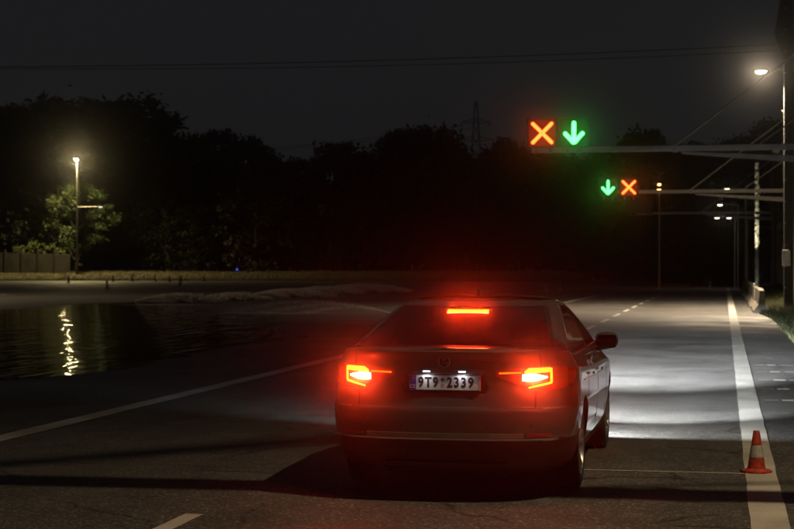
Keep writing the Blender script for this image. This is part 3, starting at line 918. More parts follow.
# roof crown
cap = []
for a in (.97, .9, .75, .55, .3, 0):
    q = GG[-1].copy(); q[:, 0] *= a; q[:, 1] = q[:, 1] + (2.1 - q[:, 1]) * (1 - a) * .0
    q[:, 2] = q[:, 2] + .022 * (1 - a ** 2); cap.append(q)
edge = np.cumsum([0] + segs)
gparts = {"roof": MB(), "rear_window": MB(), "rear_side_window": [MB(), MB()], "front_side_window": [MB(), MB()], "windscreen": MB(), "pillar_trim": [MB(), MB()]}
ALL = np.concatenate([GG, np.array(cap)])
def quad(P_, i, j, sg):
    q = [P_[i, j], P_[i, j + 1], P_[i + 1, j + 1], P_[i + 1, j]]
    q = [(p[0] * sg, p[1], p[2]) for p in q]
    return q if sg > 0 else q[::-1]
for sg in (1, -1):
    for i in range(len(ALL) - 1):
        for j in range(ALL.shape[1] - 1):
            z = ALL[i, 0, 2]; key = "roof"; tgt = gparts["roof"]
            seg = int(np.searchsorted(edge, j, side='right') - 1)
            zi = GZ[i] if i < len(GZ) else 9
            if seg == 0 and 1.095 <= zi < 1.388: tgt = gparts["rear_window"]
            elif seg == 3 and 1.03 <= zi < 1.388: tgt = gparts["rear_side_window"][0 if sg > 0 else 1]
            elif seg == 5 and 1.0 <= zi < 1.388: tgt = gparts["front_side_window"][0 if sg > 0 else 1]
            elif seg == 8 and .98 <= zi < 1.40: tgt = gparts["windscreen"]
            elif seg == 4 and 1.0 <= zi < 1.388: tgt = gparts["pillar_trim"][0 if sg > 0 else 1]
            tgt.add(quad(ALL, i, j, sg), [(0, 1, 2, 3)])
def gb(mb, name, m):
    return mb.build(name, m, car, smooth=30, weld=True)
gb(gparts["roof"], "roof", M_PAINT)
gb(gparts["rear_window"], "rear_window", M_GLASS_D)
for k in (0, 1):
    gb(gparts["rear_side_window"][k], "side_window", M_GLASS_D)
    gb(gparts["front_side_window"][k], "side_window", M_GLASS)
gb(gparts["windscreen"], "windscreen", M_GLASS)
for k in (0, 1): gb(gparts["pillar_trim"][k], "pillar_trim", M_TRIM)
# dark edge around the rear window (frit) and rubber
def gpt(i, j, sg, off=.003):
    p = GG[i, j].copy(); p[0] *= sg
    return p + np.array([0, -off * .8, off * .6])
i0 = GZ.index(1.10); i1 = GZ.index(1.388)
m = MB()
for sg in (1, -1):
    m.grid([[gpt(i, segs[0] - 1, sg), gpt(i, segs[0], sg)] for i in range(i0, i1 + 1)])
    m.grid([[gpt(i0, j, sg), gpt(i0, j, sg) + np.array([0, .02, .008])] for j in range(0, segs[0] + 1)])
    m.grid([[gpt(i1, j, sg), gpt(i1, j, sg) - np.array([0, .05, .02])] for j in range(0, segs[0] + 1)])
m.build("window_seal", M_TRIM, car)
# chrome line above side windows
for sg in (1, -1):
    iA = GZ.index(1.388); pts_ = [GG[iA, j] * np.array([sg, 1, 1]) + np.array([sg * .006, 0, .0]) for j in range(edge[3], edge[7])]
    MB().tube(pts_, .007, 6).build("window_chrome", M_CHROME, car, smooth=40)
    iB = GZ.index(1.03); pts_ = [GG[iB, j] * np.array([sg, 1, 1]) + np.array([sg * .010, 0, 0]) for j in range(edge[3], edge[7])]
    MB().tube(pts_, .008, 6).build("window_chrome", M_CHROME, car, smooth=40)
# high brake light at the top of the rear window
brk = MB()
rowz = 1.352
yc = gz(rowz, ZK, YR)
grid_ = [[(x, yc + .10 * (x / .5) ** 2 - .012 + dy, rowz + dz) for x in np.linspace(-.165, .165, 14)] for dy, dz in ((0, -.009), (-.004, 0.003), (.028, .013))]
brk.grid(grid_).build("high_brake_light", emitter("high brake light", (1, .11, .004), 12), car, smooth=40)
MB().grid([[(x, yc + .10 * (x / .5) ** 2 - .008 + dy, rowz + dz) for x in np.linspace(-.19, .19, 14)] for dy, dz in ((-.02, -.02), (-.006, -.011), (.034, .016), (.06, .024))]).build("brake_light_housing", M_TRIM, car)
l = bpy.data.lights.new("high_brake_glow", 'AREA'); l.shape = 'RECTANGLE'; l.size = .33; l.size_y = .015; l.energy = 7; l.color = (1, .03, .006)
o = bpy.data.objects.new("high_brake_glow", l); C.objects.link(o); o.parent = car; o.location = (0, yc - .021, rowz - .003); o.rotation_euler = (R(-90), 0, 0)
# antenna fin
fin = MB(); fin.add([(-.02, 1.72, 1.462), (.02, 1.72, 1.462), (.016, 1.92, 1.466), (-.016, 1.92, 1.466), (-.004, 1.735, 1.525), (.004, 1.735, 1.525), (.003, 1.80, 1.515), (-.003, 1.80, 1.515)],
                    [(0, 3, 2, 1), (4, 5, 6, 7), (0, 1, 5, 4), (1, 2, 6, 5), (2, 3, 7, 6), (3, 0, 4, 7)])
fin.build("antenna_fin", M_TRIM, car, bevel=.003)
# mirrors
for sg in (1, -1):
    Mm = Matrix.Translation((sg * .945, 3.22, 1.035)) @ Matrix.Rotation(sg * R(-6), 4, 'Z') @ Matrix.Diagonal((.108, .085, .078, 1))
    mm = MB()
    prof = []
    for i in range(13):
        a = -math.pi / 2 + math.pi * i / 12
        for j in range(24):
            b = 2 * math.pi * j / 24
            ca = abs(math.cos(a)) ** .75
            sx_ = math.copysign(abs(math.cos(b)) ** .7, math.cos(b)); sz_ = math.copysign(abs(math.sin(b)) ** .7, math.sin(b))
            prof.append(Mm @ Vector((ca * sx_ * (1.0 if sx_ * sg < 0 else .95), max(-.55, math.sin(a)), ca * sz_)))
    mm.add(prof, [(i * 24 + j, i * 24 + (j + 1) % 24, (i + 1) * 24 + (j + 1) % 24, (i + 1) * 24 + j) for i in range(12) for j in range(24)])
    mo = mm.build("side_mirror", M_PAINT, car, smooth=50, weld=True)
    MB().prism([(-.09, -.050), (.085, -.054), (.094, .0), (.08, .054), (-.075, .052), (-.096, 0)], 0, .004, Matrix.Translation((sg * .945, 3.170, 1.035)) @ Matrix.Rotation(sg * R(-6), 4, 'Z') @ Matrix.Rotation(R(90), 4, 'X')).build("mirror_glass", mat("mirror glass", (.12, .12, .12), .03, 1.0), mo)
    MB().tube([(sg * .83, 3.27, .965), (sg * .90, 3.25, .975), (sg * .95, 3.24, .985)], [.03, .024, .03], 8).build("mirror_stalk", M_TRIM, mo, smooth=50)
# interior: parcel shelf, seats
MB().box((0, 1.15, 1.075), (1.30, .75, .02)).build("parcel_shelf", M_DARK, car)
M_SEAT = mat("seat cloth", (.03, .028, .026), .8, bump=.2)
for x, y in ((-.38, 1.72), (.38, 1.72), (0, 1.72), (-.37, 2.55), (.37, 2.55)):
    st = MB().box((x, y, 1.0), (.46 if x else .3, .14, .16)).build("seat", M_SEAT, car, bevel=.04, smooth=60)
    MB().box((x, y, 1.16), (.24, .1, .15)).build("headrest", M_SEAT, st, bevel=.035, smooth=60)

# wheels
def wheel():
    wp_ = empty("wheel", (0, 0, 0)); wp_.parent = car
    Mx = Matrix.Rotation(R(90), 4, 'Y')     # lathe axis -> +x (outer side)
    tw = .112
    prof = [(.245, -tw + .01), (.29, -tw), (.318, -tw + .008), (.331, -tw + .03), (.334, -tw + .045)]
    for g in (-.05, -.017, .017, .05):
        prof += [(.334, g - .006), (.326, g - .004), (.326, g + .004), (.334, g + .006)]
    prof += [(.334, tw - .045), (.331, tw - .03), (.318, tw - .008), (.29, tw), (.245, tw - .01), (.232, tw - .02), (.225, 0), (.232, -tw + .02)]
    MB().lathe(prof, 64, Mx, closed=True).build("tyre", M_RUBBER, wp_, smooth=30)
    M_ALLOY = mat("alloy rim", (.55, .54, .52), .3, .9, var=.08)
    rim = MB().lathe([(.232, tw - .018), (.236, tw - .006), (.228, tw - .004), (.215, tw - .03), (.208, .0), (.212, -.08)], 48, Mx).build("rim", M_ALLOY, wp_, smooth=40)
    m = MB()
    for k in range(5):
        for dq in (-.16, .16):
            a = 2 * math.pi * k / 5 + dq; a2 = 2 * math.pi * k / 5 + dq * .45
            p0 = Vector((tw - .045, .05 * math.cos(a2), .05 * math.sin(a2))); p1 = Vector((tw - .022, .222 * math.cos(a), .222 * math.sin(a)))
            m.tube([p0, p0.lerp(p1, .5) + Vector((.006, 0, 0)), p1], [.021, .015, .018], 6)
    m.build("spokes", M_ALLOY, rim, smooth=50)
    MB().lathe([(.0005, tw - .022), (.05, tw - .026), (.068, tw - .04), (.068, 0)], 24, Mx).build("hub", M_ALLOY, rim, smooth=40)
    MB().lathe([(.0005, -.01), (.165, -.01), (.165, .015), (.0005, .02)], 32, Mx).build("brake_disc", M_GALV, wp_)
    return wp_
w0 = wheel()
for i, (x, y) in enumerate(((.79, 1.08), (.79, 3.92), (-.79, 1.08), (-.79, 3.92))):
    wq = w0 if i == 0 else copy_tree(w0, car)
    wq.location = (x, y, .334); wq.rotation_euler = (i * .5 + .2, 0, 0) if x > 0 else (i * .5, 0, math.pi)
# exhaust + axle silhouettes
MB().tube([(-.5, .16, .25), (-.5, .5, .26)], .035, 12).build("exhaust_pipe", M_DARK, car, smooth=40)
MB().box((0, 1.08, .27), (1.4, .12, .09)).build("rear_axle", M_DARK, car)

# headlamp beams
for sg in (1, -1):
    l1 = lamp_light("low_beam", (sg * .66, 4.80, .67), 115000, (.93, .97, 1.0), car, cone=6.4, size=.05, rot=(R(90 - 3.5), 0, R(-2)), blend=.75)
    l1.scale = (5.2, 1, 1)
    l2 = lamp_light("wide_beam", (sg * .72, 4.80, .66), 330, (.93, .97, 1.0), car, cone=160, size=.05, rot=(R(78), 0, R(-14)), blend=.35)
    l3 = lamp_light("near_beam", (sg * .66, 4.80, .66), 6500, (.93, .97, 1.0), car, cone=26, size=.05, rot=(R(90 - 12), 0, R(-12)), blend=1)
    l3.scale = (2.4, 1, 1)

# ------------------------------------------------------------------ trees
M_LEAF = {}
def leaf_mat(name, c):
    m = bpy.data.materials.new(name); m.use_nodes = True
    t = m.node_tree; N = t.nodes; L = t.links; b = N["Principled BSDF"]
    g = N.new("ShaderNodeNewGeometry")
    r = N.new("ShaderNodeValToRGB"); L.new(g.outputs["Random Per Island"], r.inputs[0])
    r.color_ramp.elements[0].color = (*[q * .55 for q in c], 1); r.color_ramp.elements[1].color = (*[min(1, q * 1.5) for q in c], 1)
    L.new(r.outputs[0], b.inputs["Base Color"]); b.inputs["Roughness"].default_value = .6
    tr_ = N.new("ShaderNodeBsdfTranslucent"); L.new(r.outputs[0], tr_.inputs[0])
    mx = N.new("ShaderNodeMixShader"); mx.inputs[0].default_value = .3
    L.new(b.outputs[0], mx.inputs[1]); L.new(tr_.outputs[0], mx.inputs[2]); L.new(mx.outputs[0], N["Material Output"].inputs[0])
    return m
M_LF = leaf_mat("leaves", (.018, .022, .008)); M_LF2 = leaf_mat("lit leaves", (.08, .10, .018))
M_BARK = mat("bark", (.022, .018, .013), .9, var=.3, bump=.6, bscale=12)

def make_tree(name, H, Wd, seed, leafm=M_LF, leaf=.5, clumps=70, per=46, low=.04, tall=0.0):
    rn = random.Random(seed)
    t = empty(name, (0, 0, 0))
    tr = MB()
    lean = Vector((rn.uniform(-.04, .04) * H, rn.uniform(-.04, .04) * H, 0))
    n = 7; path = [lean * (i / n) ** 2 + Vector((rn.uniform(-.1, .1), rn.uniform(-.1, .1), H * .82 * i / n)) for i in range(n + 1)]
    tr.tube(path, [.022 * H * (1 - .85 * i / n) for i in range(n + 1)], 8)
    cc = []
    for i in range(clumps):
        u = rn.random() ** .8
        z = H * (low + (1 - low) * u)
        prof = math.sin(math.pi * min(1, .18 + .82 * (z / H - low) / (1 - low) * .98)) ** (.55)
        if tall: prof *= (1 - tall * (z / H))
        lob = 1 + .55 * mnoise.noise(Vector((seed * 3.1 + i * .37, z * .2, 0)))
        r = Wd / 2 * prof * lob * math.sqrt(rn.uniform(.05, 1)) * (1.22 if rn.random() < .16 else 1); a = rn.uniform(0, 2 * math.pi)
        cc.append(Vector((r * math.cos(a), r * math.sin(a), z)) + lean * (z / H) ** 2)
    for c in cc[::3]:
        k = max(1, min(n - 1, int(n * (c.z / H - .14) / .82))); a = path[k]
        mid = a.lerp(c, .5) + Vector((0, 0, .02 * H))
        tr.tube([a, mid, c], [.007 * H, .004 * H, .0015 * H], 5)
    tr.build("trunk", M_BARK, t, smooth=50, fix=False)
    V = []; F = []
    for c in cc:
        cs = rn.uniform(.035, .092) * H * (.7 + .5 * Wd / H)
        for _ in range(per):
            o = Vector((rn.gauss(0, 1), rn.gauss(0, 1), rn.gauss(0, .75))) * cs * .5 + c
            u = Vector((rn.gauss(0, 1), rn.gauss(0, 1), rn.gauss(0, 1))).normalized(); v = u.orthogonal().normalized()
            s_ = leaf * rn.uniform(.5, 1.15)
            k = len(V)
            V += [o - u * s_, o + v * s_ * .45, o + u * s_, o - v * s_ * .45]
            F.append((k, k + 1, k + 2, k + 3))
    me = bpy.data.meshes.new("crown"); me.from_pydata([tuple(p) for p in V], [], F); me.materials.append(leafm)
    o = bpy.data.objects.new("crown", me); C.objects.link(o); o.parent = t
    return t

protos = [make_tree("broadleaf_tree", 20, 13, 11, clumps=95), make_tree("broadleaf_tree", 20, 10, 23, clumps=80, tall=.3), make_tree("broadleaf_tree", 20, 16, 37, clumps=110),
          make_tree("poplar_tree", 20, 6.5, 41, clumps=70, tall=.35, low=.05), make_tree("broadleaf_tree", 20, 12, 59, clumps=75, per=40)]
used = [False] * len(protos)
def put_tree(k, px, d, top, label, wide=1.0, rz=0, grp="dark trees behind the bank"):
    H = (1.72 + (264.5 - top) * d / 1633)
    t = protos[k] if not used[k] else copy_tree(protos[k]); used[k] = True
    q = W(px, d); z = terrain_h(q.x, q.y) - .1
    s_ = (H - z) / 20
    t.location = (q.x, q.y, z); t.scale = (s_ * wide, s_ * wide, s_); t.rotation_euler = (0, 0, rz)
    tag(t, label, "tree", grp); return t
line = [(-30, 118, 0), (4, 104, 0), (34, 97, 2), (62, 102, 0), (88, 97, 1), (112, 99, 4), (136, 97, 0), (156, 114, 4), (172, 134, 1), (187, 141, 3),
        (203, 134, 1), (222, 130, 0), (243, 134, 4), (262, 143, 1), (278, 156, 4), (296, 158, 0), (314, 176, 4), (333, 143, 0), (347, 141, 1), (364, 150, 3), (378, 156, 1),
        (392, 131, 1), (408, 128, 0), (426, 127, 2), (444, 135, 4), (458, 147, 1), (474, 151, 4), (490, 150, 0), (506, 139, 0), (522, 146, 4), (540, 152, 2), (560, 155, 0),
        (578, 154, 4), (598, 150, 2)]
rn = random.Random(4)
near_names = {34: "tall dark tree right of the far left edge, part of the highest clump", 136: "tall dark tree with ragged top at the right end of the highest clump",
              187: "narrow dark tree in the dip right of the highest clump", 222: "rounded dark tree just right of the dip", 333: "separate rounded dark tree left of the middle",
              314: "lowest dark tree, in the gap through which sky shows", 364: "slim pointed dark tree between two rounded crowns", 426: "broad dark tree left of the far pylon",
              474: "dark tree hiding the foot of the far pylon", 506: "dark tree just right of the far pylon", 4: "dark tree cut by the left edge of the picture",
              -30: "dark tree just outside the left edge whose branches enter the picture", 62: "dark tree of the highest clump rising behind the tall lamp's left side", 88: "dark tree of the highest clump right behind the tall lamp's head",
              112: "dark tree of the highest clump between the tall lamp and its ragged right end", 156: "dark tree stepping down at the right end of the highest clump", 172: "lower dark tree between the highest clump and the dip",
              203: "dark tree rising right after the dip of the tree line", 243: "dark tree at the level top between the dip and the gap", 262: "dark tree where the tree line begins to fall towards the gap",
              278: "small dark tree left of the gap in the tree line", 296: "low dark tree on the left lip of the gap in the tree line", 347: "dark tree joined to the right side of the separate rounded one",
              378: "small dark tree before the broad crowns left of the pylon", 392: "pointed dark tree forming the left shoulder of the broad crowns", 408: "highest dark crown left of the far pylon",
              444: "dark tree sloping down towards the far pylon", 458: "dark tree directly left of the far pylon", 490: "dark tree directly right of the far pylon's mast",
              522: "dark tree just left of and below the large red cross", 540: "dark tree right under the large red cross signal", 560: "dark tree right under the large green arrow signal",
              578: "dark tree between the large green arrow and the small one", 598: "dark tree above the small green arrow signal"}
for px, top, k in line:
    put_tree(k, px + rn.uniform(-2, 2), 232 + rn.uniform(-14, 22), top + 4, near_names.get(px, "dark broadleaf tree in the closed row behind the far bank"), rn.uniform(.95, 1.2), rn.uniform(0, 6.28))
# second rank filling the wood
for i in range(30):
    px = -40 + i * 23 + rn.uniform(-6, 6)
    topi = float(np.interp(px, [a for a, b, c in line], [b for a, b, c in line]))
    put_tree(rn.choice([0, 2, 4]), px, 212 + rn.uniform(-8, 6), topi + rn.uniform(38, 70), "lower dark tree in front of the wood's edge on the bank", 1.5, rn.uniform(0, 6.28), "lower trees in front of the wood")
# right part, nearer, beyond the end of the lanes
for px, top, d, k in ((606, 150, 168, 0), (618, 146, 172, 4), (634, 133, 175, 3), (655, 130, 178, 1), (672, 146, 160, 2), (697, 141, 170, 1), (716, 146, 160, 4), (735, 140, 165, 0), (752, 138, 168, 2), (775, 120, 175, 0), (800, 118, 175, 2), (826, 110, 170, 0)):
    put_tree(k, px, d, top + 3, {606: "tree top peeping over the first gantry arm, leftmost", 618: "tree top over the first gantry arm, second from left", 634: "tallest tree top over the first gantry arm",
        655: "narrow tree top over the first gantry arm, right of the tallest", 672: "low tree between the first and second gantry arms' stays", 697: "small tree top over the first gantry arm near its stay rod", 716: "dark tree behind the flat far lamp",
        735: "dark tree left of the wrapped pipe", 752: "dark tree straight behind the wrapped pipe", 775: "dark tree behind the hall building", 800: "dark tree at the right edge behind the steel tower", 826: "dark tree just beyond the right edge behind the hall"}[px], 1.0, rn.uniform(0, 6.28), "dark trees beyond the end of the lanes")
for px, top, d in ((598, 215, 166), (622, 205, 160), (648, 212, 150), (668, 225, 138), (684, 215, 134), (700, 222, 132), (716, 214, 136), (732, 224, 131), (748, 212, 134)):
    put_tree(rn.choice([0, 2]), px, d, top, "low bushy tree closing off the end of the right lane", 2.1, rn.uniform(0, 6.28), "low bushy trees at the end of the lanes")
# lit tree beside the lamp
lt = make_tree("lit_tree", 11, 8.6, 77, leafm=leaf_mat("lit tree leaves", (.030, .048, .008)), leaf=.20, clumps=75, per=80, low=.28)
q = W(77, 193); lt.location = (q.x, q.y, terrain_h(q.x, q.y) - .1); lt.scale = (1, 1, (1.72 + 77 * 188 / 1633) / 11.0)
tag(lt, "small green tree lit by the tall lamp at the far left", "tree")

# bushes on top of/behind the concrete wall
def shrub(px, d, z, r, label, grp):
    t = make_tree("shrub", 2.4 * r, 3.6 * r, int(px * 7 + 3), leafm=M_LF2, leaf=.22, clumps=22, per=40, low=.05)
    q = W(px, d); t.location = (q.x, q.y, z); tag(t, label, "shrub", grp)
shrub(20, 193, .8, 1.25, "low green shrub behind the panel wall, leftmost", "shrubs over the panel wall")
shrub(46, 193, .8, 1.5, "green shrub leaning over the panel wall near the lamp", "shrubs over the panel wall")
shrub(64, 191, .8, 1.2, "green shrub at the right end of the panel wall", "shrubs over the panel wall")

# concrete panel wall on the far left
a = W(-60, 190); b_ = W(71, 188)
L_ = (b_ - a).length; ang = math.atan2(b_.y - a.y, b_.x - a.x)
wall = empty("panel_wall", (a.x, a.y, terrain_h(a.x, a.y)), ang, "grey concrete panel wall on the bank at the far left", "wall")
npan = 8; pw = L_ / npan
for i in range(npan):
    hh = 2.5 - .06 * i
    MB().box((pw * (i + .5), 0, hh / 2), (pw - .22, .12, hh)).build("panel", mat("old stained concrete", (.05, .045, .034), .9, var=.4, scale=.9), wall, bevel=.02)
    MB().box((pw * i, 0, 1.3), (.2, .22, 2.7)).build("post", mat("dark concrete", (.03, .028, .025), .9), wall, bevel=.02)

# ------------------------------------------------------------------ pylon and wires
PD = 450
q = W(476, PD)
pyl = empty("pylon", (q.x, q.y, 0), TH, "far lattice power pylon with two cross arms rising behind the trees", "pylon")
top = 1.72 + 164 * PD / 1633; a1 = 1.72 + 142.5 * PD / 1633; a2 = 1.72 + 125 * PD / 1633
M_PY = mat("pylon steel", (.10, .10, .10), .7, .2)
m = MB()
def hwz(z): return 3.2 * (1 - z / top) ** 1.1 + .35
lv = [0, 5, 10, 15, 20, 24, 28, 31, 34, 37, 40, 43, top - .5]
for k in range(len(lv) - 1):
    z0_, z1_ = lv[k], lv[k + 1]; w0_, w1_ = hwz(z0_), hwz(z1_)
    cs = [(1, 1), (1, -1), (-1, -1), (-1, 1)]
    for i in range(4):
        c1, c2 = cs[i], cs[(i + 1) % 4]
        m.tube([(c1[0] * w0_, c1[1] * w0_, z0_), (c1[0] * w1_, c1[1] * w1_, z1_)], .14, 4)
        m.tube([(c1[0] * w0_, c1[1] * w0_, z0_), (c2[0] * w1_, c2[1] * w1_, z1_)], .08, 4)
        m.tube([(c2[0] * w0_, c2[1] * w0_, z0_), (c1[0] * w1_, c1[1] * w1_, z1_)], .08, 4)
m.tube([(0, 0, top - 1.5), (0, 0, top)], .2, 4)
m.build("lattice_tower", M_PY, pyl)
for z, hw_ in ((a1, 3.9), (a2, 4.8)):
    for sg in (1, -1):
        m = MB()
        m.tube([(sg * .3, 0, z - .5), (sg * hw_, 0, z)], .12, 4); m.tube([(sg * .3, 0, z + .9), (sg * hw_, 0, z)], .12, 4)
        for k in range(4):
            m.tube([(sg * (.3 + (hw_ - .3) * k / 4), 0, z - .5 + .5 * k / 4), (sg * (.3 + (hw_ - .3) * (k + .5) / 4), 0, z + .9 - .9 * (k + .5) / 4)], .07, 4)
        m.build("cross_arm", M_PY, pyl)
        MB().tube([(sg * hw_, 0, z), (sg * hw_, 0, z - 1.1)], .12, 6).build("insulator", M_DSTEEL, pyl)
def wire(p0, p1, sag, r, label, grp):
    o = MB().tube(catenary(p0, p1, sag, 40), r, 5).build("overhead_wire", M_DARK, smooth=60)
    tag(o, label, "wire", grp)
wd = 120
def wp3(px, py, d): q = W(px, d); return (q.x, q.y, 1.72 + (264.5 - py) * d / 1633)
wire(wp3(-300, 66, wd), wp3(1050, 28, wd), 1.0, .028, "upper of two dark wires crossing the whole sky", "wires across the sky")
wire(wp3(-300, 63, wd + 3), wp3(1050, 33, wd + 3), 1.35, .024, "lower of two dark wires crossing the whole sky", "wires across the sky")
for z, hw_, nm in ((a1, 3.9, "upper"), (a2, 4.8, "lower")):
    for sg in (1, -1):
        p = pyl.matrix_basis @ Vector((sg * hw_, 0, z - 1.1))
        e = W(-350, PD + 120); f_ = W(1300, PD + 60)
        wire(p, (e.x, e.y, p.z + 6), 9, .05, "faint power line running left from the pylon's %s cross arm, %s strand" % (nm, "far" if sg > 0 else "near"), "power lines of the pylon")

# ------------------------------------------------------------------ buildings and tower on the right
M_BRICK = mat("dark brick render", (.16, .10, .065), .85, var=.35, scale=2, bump=.4)
M_PIL = mat("concrete pilaster", (.20, .17, .13), .85, var=.25, scale=2)
M_WIN = mat("dark window", (.01, .012, .014), .12)
bx0, by0, by1, bh = 3.95, 84.0, 150.0, 9.2
bld = empty("hall_building", (bx0, by0, .3), 0, "dark brick hall with pilasters along the right side of the lane", "building")
MB().box((6, (by1 - by0) / 2, bh / 2), (12, by1 - by0, bh)).build("wall", M_BRICK, bld)
MB().box((5.8, (by1 - by0) / 2, bh + .15), (12.9, by1 - by0 + .8, .3)).build("roof", M_DSTEEL, bld)
for i in range(12):
    y = 3 + i * 5.4
    MB().box((-.12, y, bh / 2), (.24, .55, bh)).build("pilaster", M_PIL, bld)
    if i < 11:
        for z in (2.2, 6.0):
            f = MB(); f.box((-.03, y + 2.7, z + .95), (.08, 2.4, .10)); f.box((-.03, y + 2.7, z - .95), (.08, 2.4, .10)); f.box((-.03, y + 1.55, z), (.08, .1, 1.8)); f.box((-.03, y + 3.85, z), (.08, .1, 1.8)); f.box((-.03, y + 2.7, z), (.07, .06, 1.8))
            f = f.build("window", M_PIL, bld)
            MB().box((-.005, y + 2.7, z), (.03, 2.2, 1.8)).build("pane", M_WIN, f)
MB().box((-.1, (by1 - by0) / 2, 4.1), (.19, by1 - by0, .28)).build("ledge", M_PIL, bld)
MB().box((-.5, 12, 3.2), (1.0, 5, .12)).build("canopy", M_DSTEEL, bld)
MB().box((-.04, 12, 1.3), (.07, 3.0, 2.6)).build("door", mat("lit orange door", (.28, .12, .05), .6, var=.3, scale=2), bld)  # orange light falling on the door is put into its colour

# end block with the glinting foil-wrapped pipe
q = W(757, 112)
fp = empty("wrapped_pipe", (q.x, q.y, terrain_h(q.x, q.y)), 0, "tall pipe wrapped in glinting crumpled foil in front of the dark hall", "pipe")
rn2 = random.Random(9)
m = MB(); nz = 70; ht = 1.72 + 101 * 112 / 1633
v = []
for i in range(nz + 1):
    for k in range(12):
        a = 2 * math.pi * k / 12; r = .13 + rn2.uniform(-.035, .035)
        v.append((r * math.cos(a), r * math.sin(a), ht * i / nz + rn2.uniform(-.02, .02)))
m.add(v, [(i * 12 + k, i * 12 + (k + 1) % 12, (i + 1) * 12 + (k + 1) % 12, (i + 1) * 12 + k) for i in range(nz) for k in range(12)])
m.build("foil_wrap", mat("foil", (.75, .70, .55), .35, .3), fp)
MB().tube([(0, 0, 0), (0, 0, ht + .4)], .06, 8).build("pipe", M_DSTEEL, fp)
MB().lathe([(.02, .0), (.12, .02), (.15, .2), (.1, .26), (.0, .27)], 14, Matrix.Translation((-.3, -1.35, .12))).build("uplight", emitter("uplight glass", (.9, 1, .85), 9), fp, smooth=40)
lamp_light("uplight_bulb", (-.3, -1.3, .45), 2600, (1, .97, .72), fp, cone=26, size=.05, rot=(R(180 - 15), 0, R(-13)), blend=.6)
for z in (1.5, 3.5, 5.5, 7.2):
    MB().lathe([(.165, z), (.175, z + .02), (.165, z + .05)], 16).build("strap", M_GALV, fp)

# dark steel tower at the right edge
q = W(787.5, 61)
tw = empty("steel_tower", (q.x, q.y, terrain_h(q.x, q.y)), 0, "dark square steel tower with a flared bracket cut by the right edge", "tower")
MB().box((0.04, 0, 6.2), (.34, .34, 12.4)).build("column", mat("black steel", (.02, .018, .016), .7, var=.3), tw, bevel=.02)
MB().prism([(-.48, 10.3), (-.12, 9.1), (-.12, 12.3), (-.14, 12.3)], -.3, .3, Matrix.Rotation(R(90), 4, 'X')).build("bracket", mat("black steel", (.02, .018, .016)), tw)
MB().box((.3, 0, 12.6), (2.2, 1.4, .4)).build("platform", M_DSTEEL, tw)
for z in np.arange(.8, 12, .8):
    MB().box((-.1, -.2, z), (.1, .05, .04)).build("rung", M_GALV, tw)
MB().box((-.05, -.22, 1.9), (.3, .2, .6)).build("control_box", M_GALV, tw, bevel=.02)

# wire mesh fence between barrier and hall
fn = empty("mesh_fence", (3.6, 66, .3), 0, "low wire mesh fence behind the concrete barriers", "fence")
for i in range(16):
    MB().tube([(0, i * 2.6, 0), (0, i * 2.6, 1.9)], .03, 6).build("post", M_GALV, fn)
m = MB()
for z in np.arange(.1, 1.9, .2): m.tube([(0, 0, z), (0, 39, z)], .006, 4)
for y in np.arange(0, 39, .35): m.tube([(0, y, .1), (0, y, 1.85)], .006, 4)
m.build("mesh", M_GALV, fn, fix=False, kind="stuff")

# ------------------------------------------------------------------ grass
def blades(name, spots, m):
    V = []; F = []; rr = random.Random(3)
    for (x, y, h) in spots:
        z = max(terrain_h(x, y), -.02); a = rr.uniform(0, 6.28); w_ = .012 + h * .05
        lx, ly = rr.gauss(0, .35) * h, rr.gauss(0, .35) * h
        k = len(V)
        V += [(x - w_ * math.cos(a), y - w_ * math.sin(a), z - .02), (x + w_ * math.cos(a), y + w_ * math.sin(a), z - .02), (x + lx, y + ly, z + h)]
        F.append((k, k + 1, k + 2))
    me = bpy.data.meshes.new(name); me.from_pydata(V, [], F); me.materials.append(m)
    o = bpy.data.objects.new(name, me); C.objects.link(o); o["kind"] = "stuff"; tag(o, None, "grass"); return o
rr = random.Random(8)
sp = []
for _ in range(70000):
    y = 22 + 100 * rr.random() ** 1.5; x = 1.5 - .3 * sm(50, 62, y) + abs(rr.gauss(0, 1.5))
    if 60 < y < 110 and x < 1.65: continue
    if x < 6.5: sp.append((x, y, rr.uniform(.05, .22)))
g = blades("verge_grass", sp, M_BLADE); g["label"] = "short rough grass on the right verge beside the lane"
sp = []
for _ in range(60000):
    px = rr.uniform(-60, 690); d = base_line_d(px) + 1 + 22 * rr.random() ** 1.4; q = W(px, d); sp.append((q.x, q.y, rr.uniform(.06, .26)))
g = blades("bank_grass", sp, M_DRY); g["label"] = "rough grass along the far bank in front of the trees"

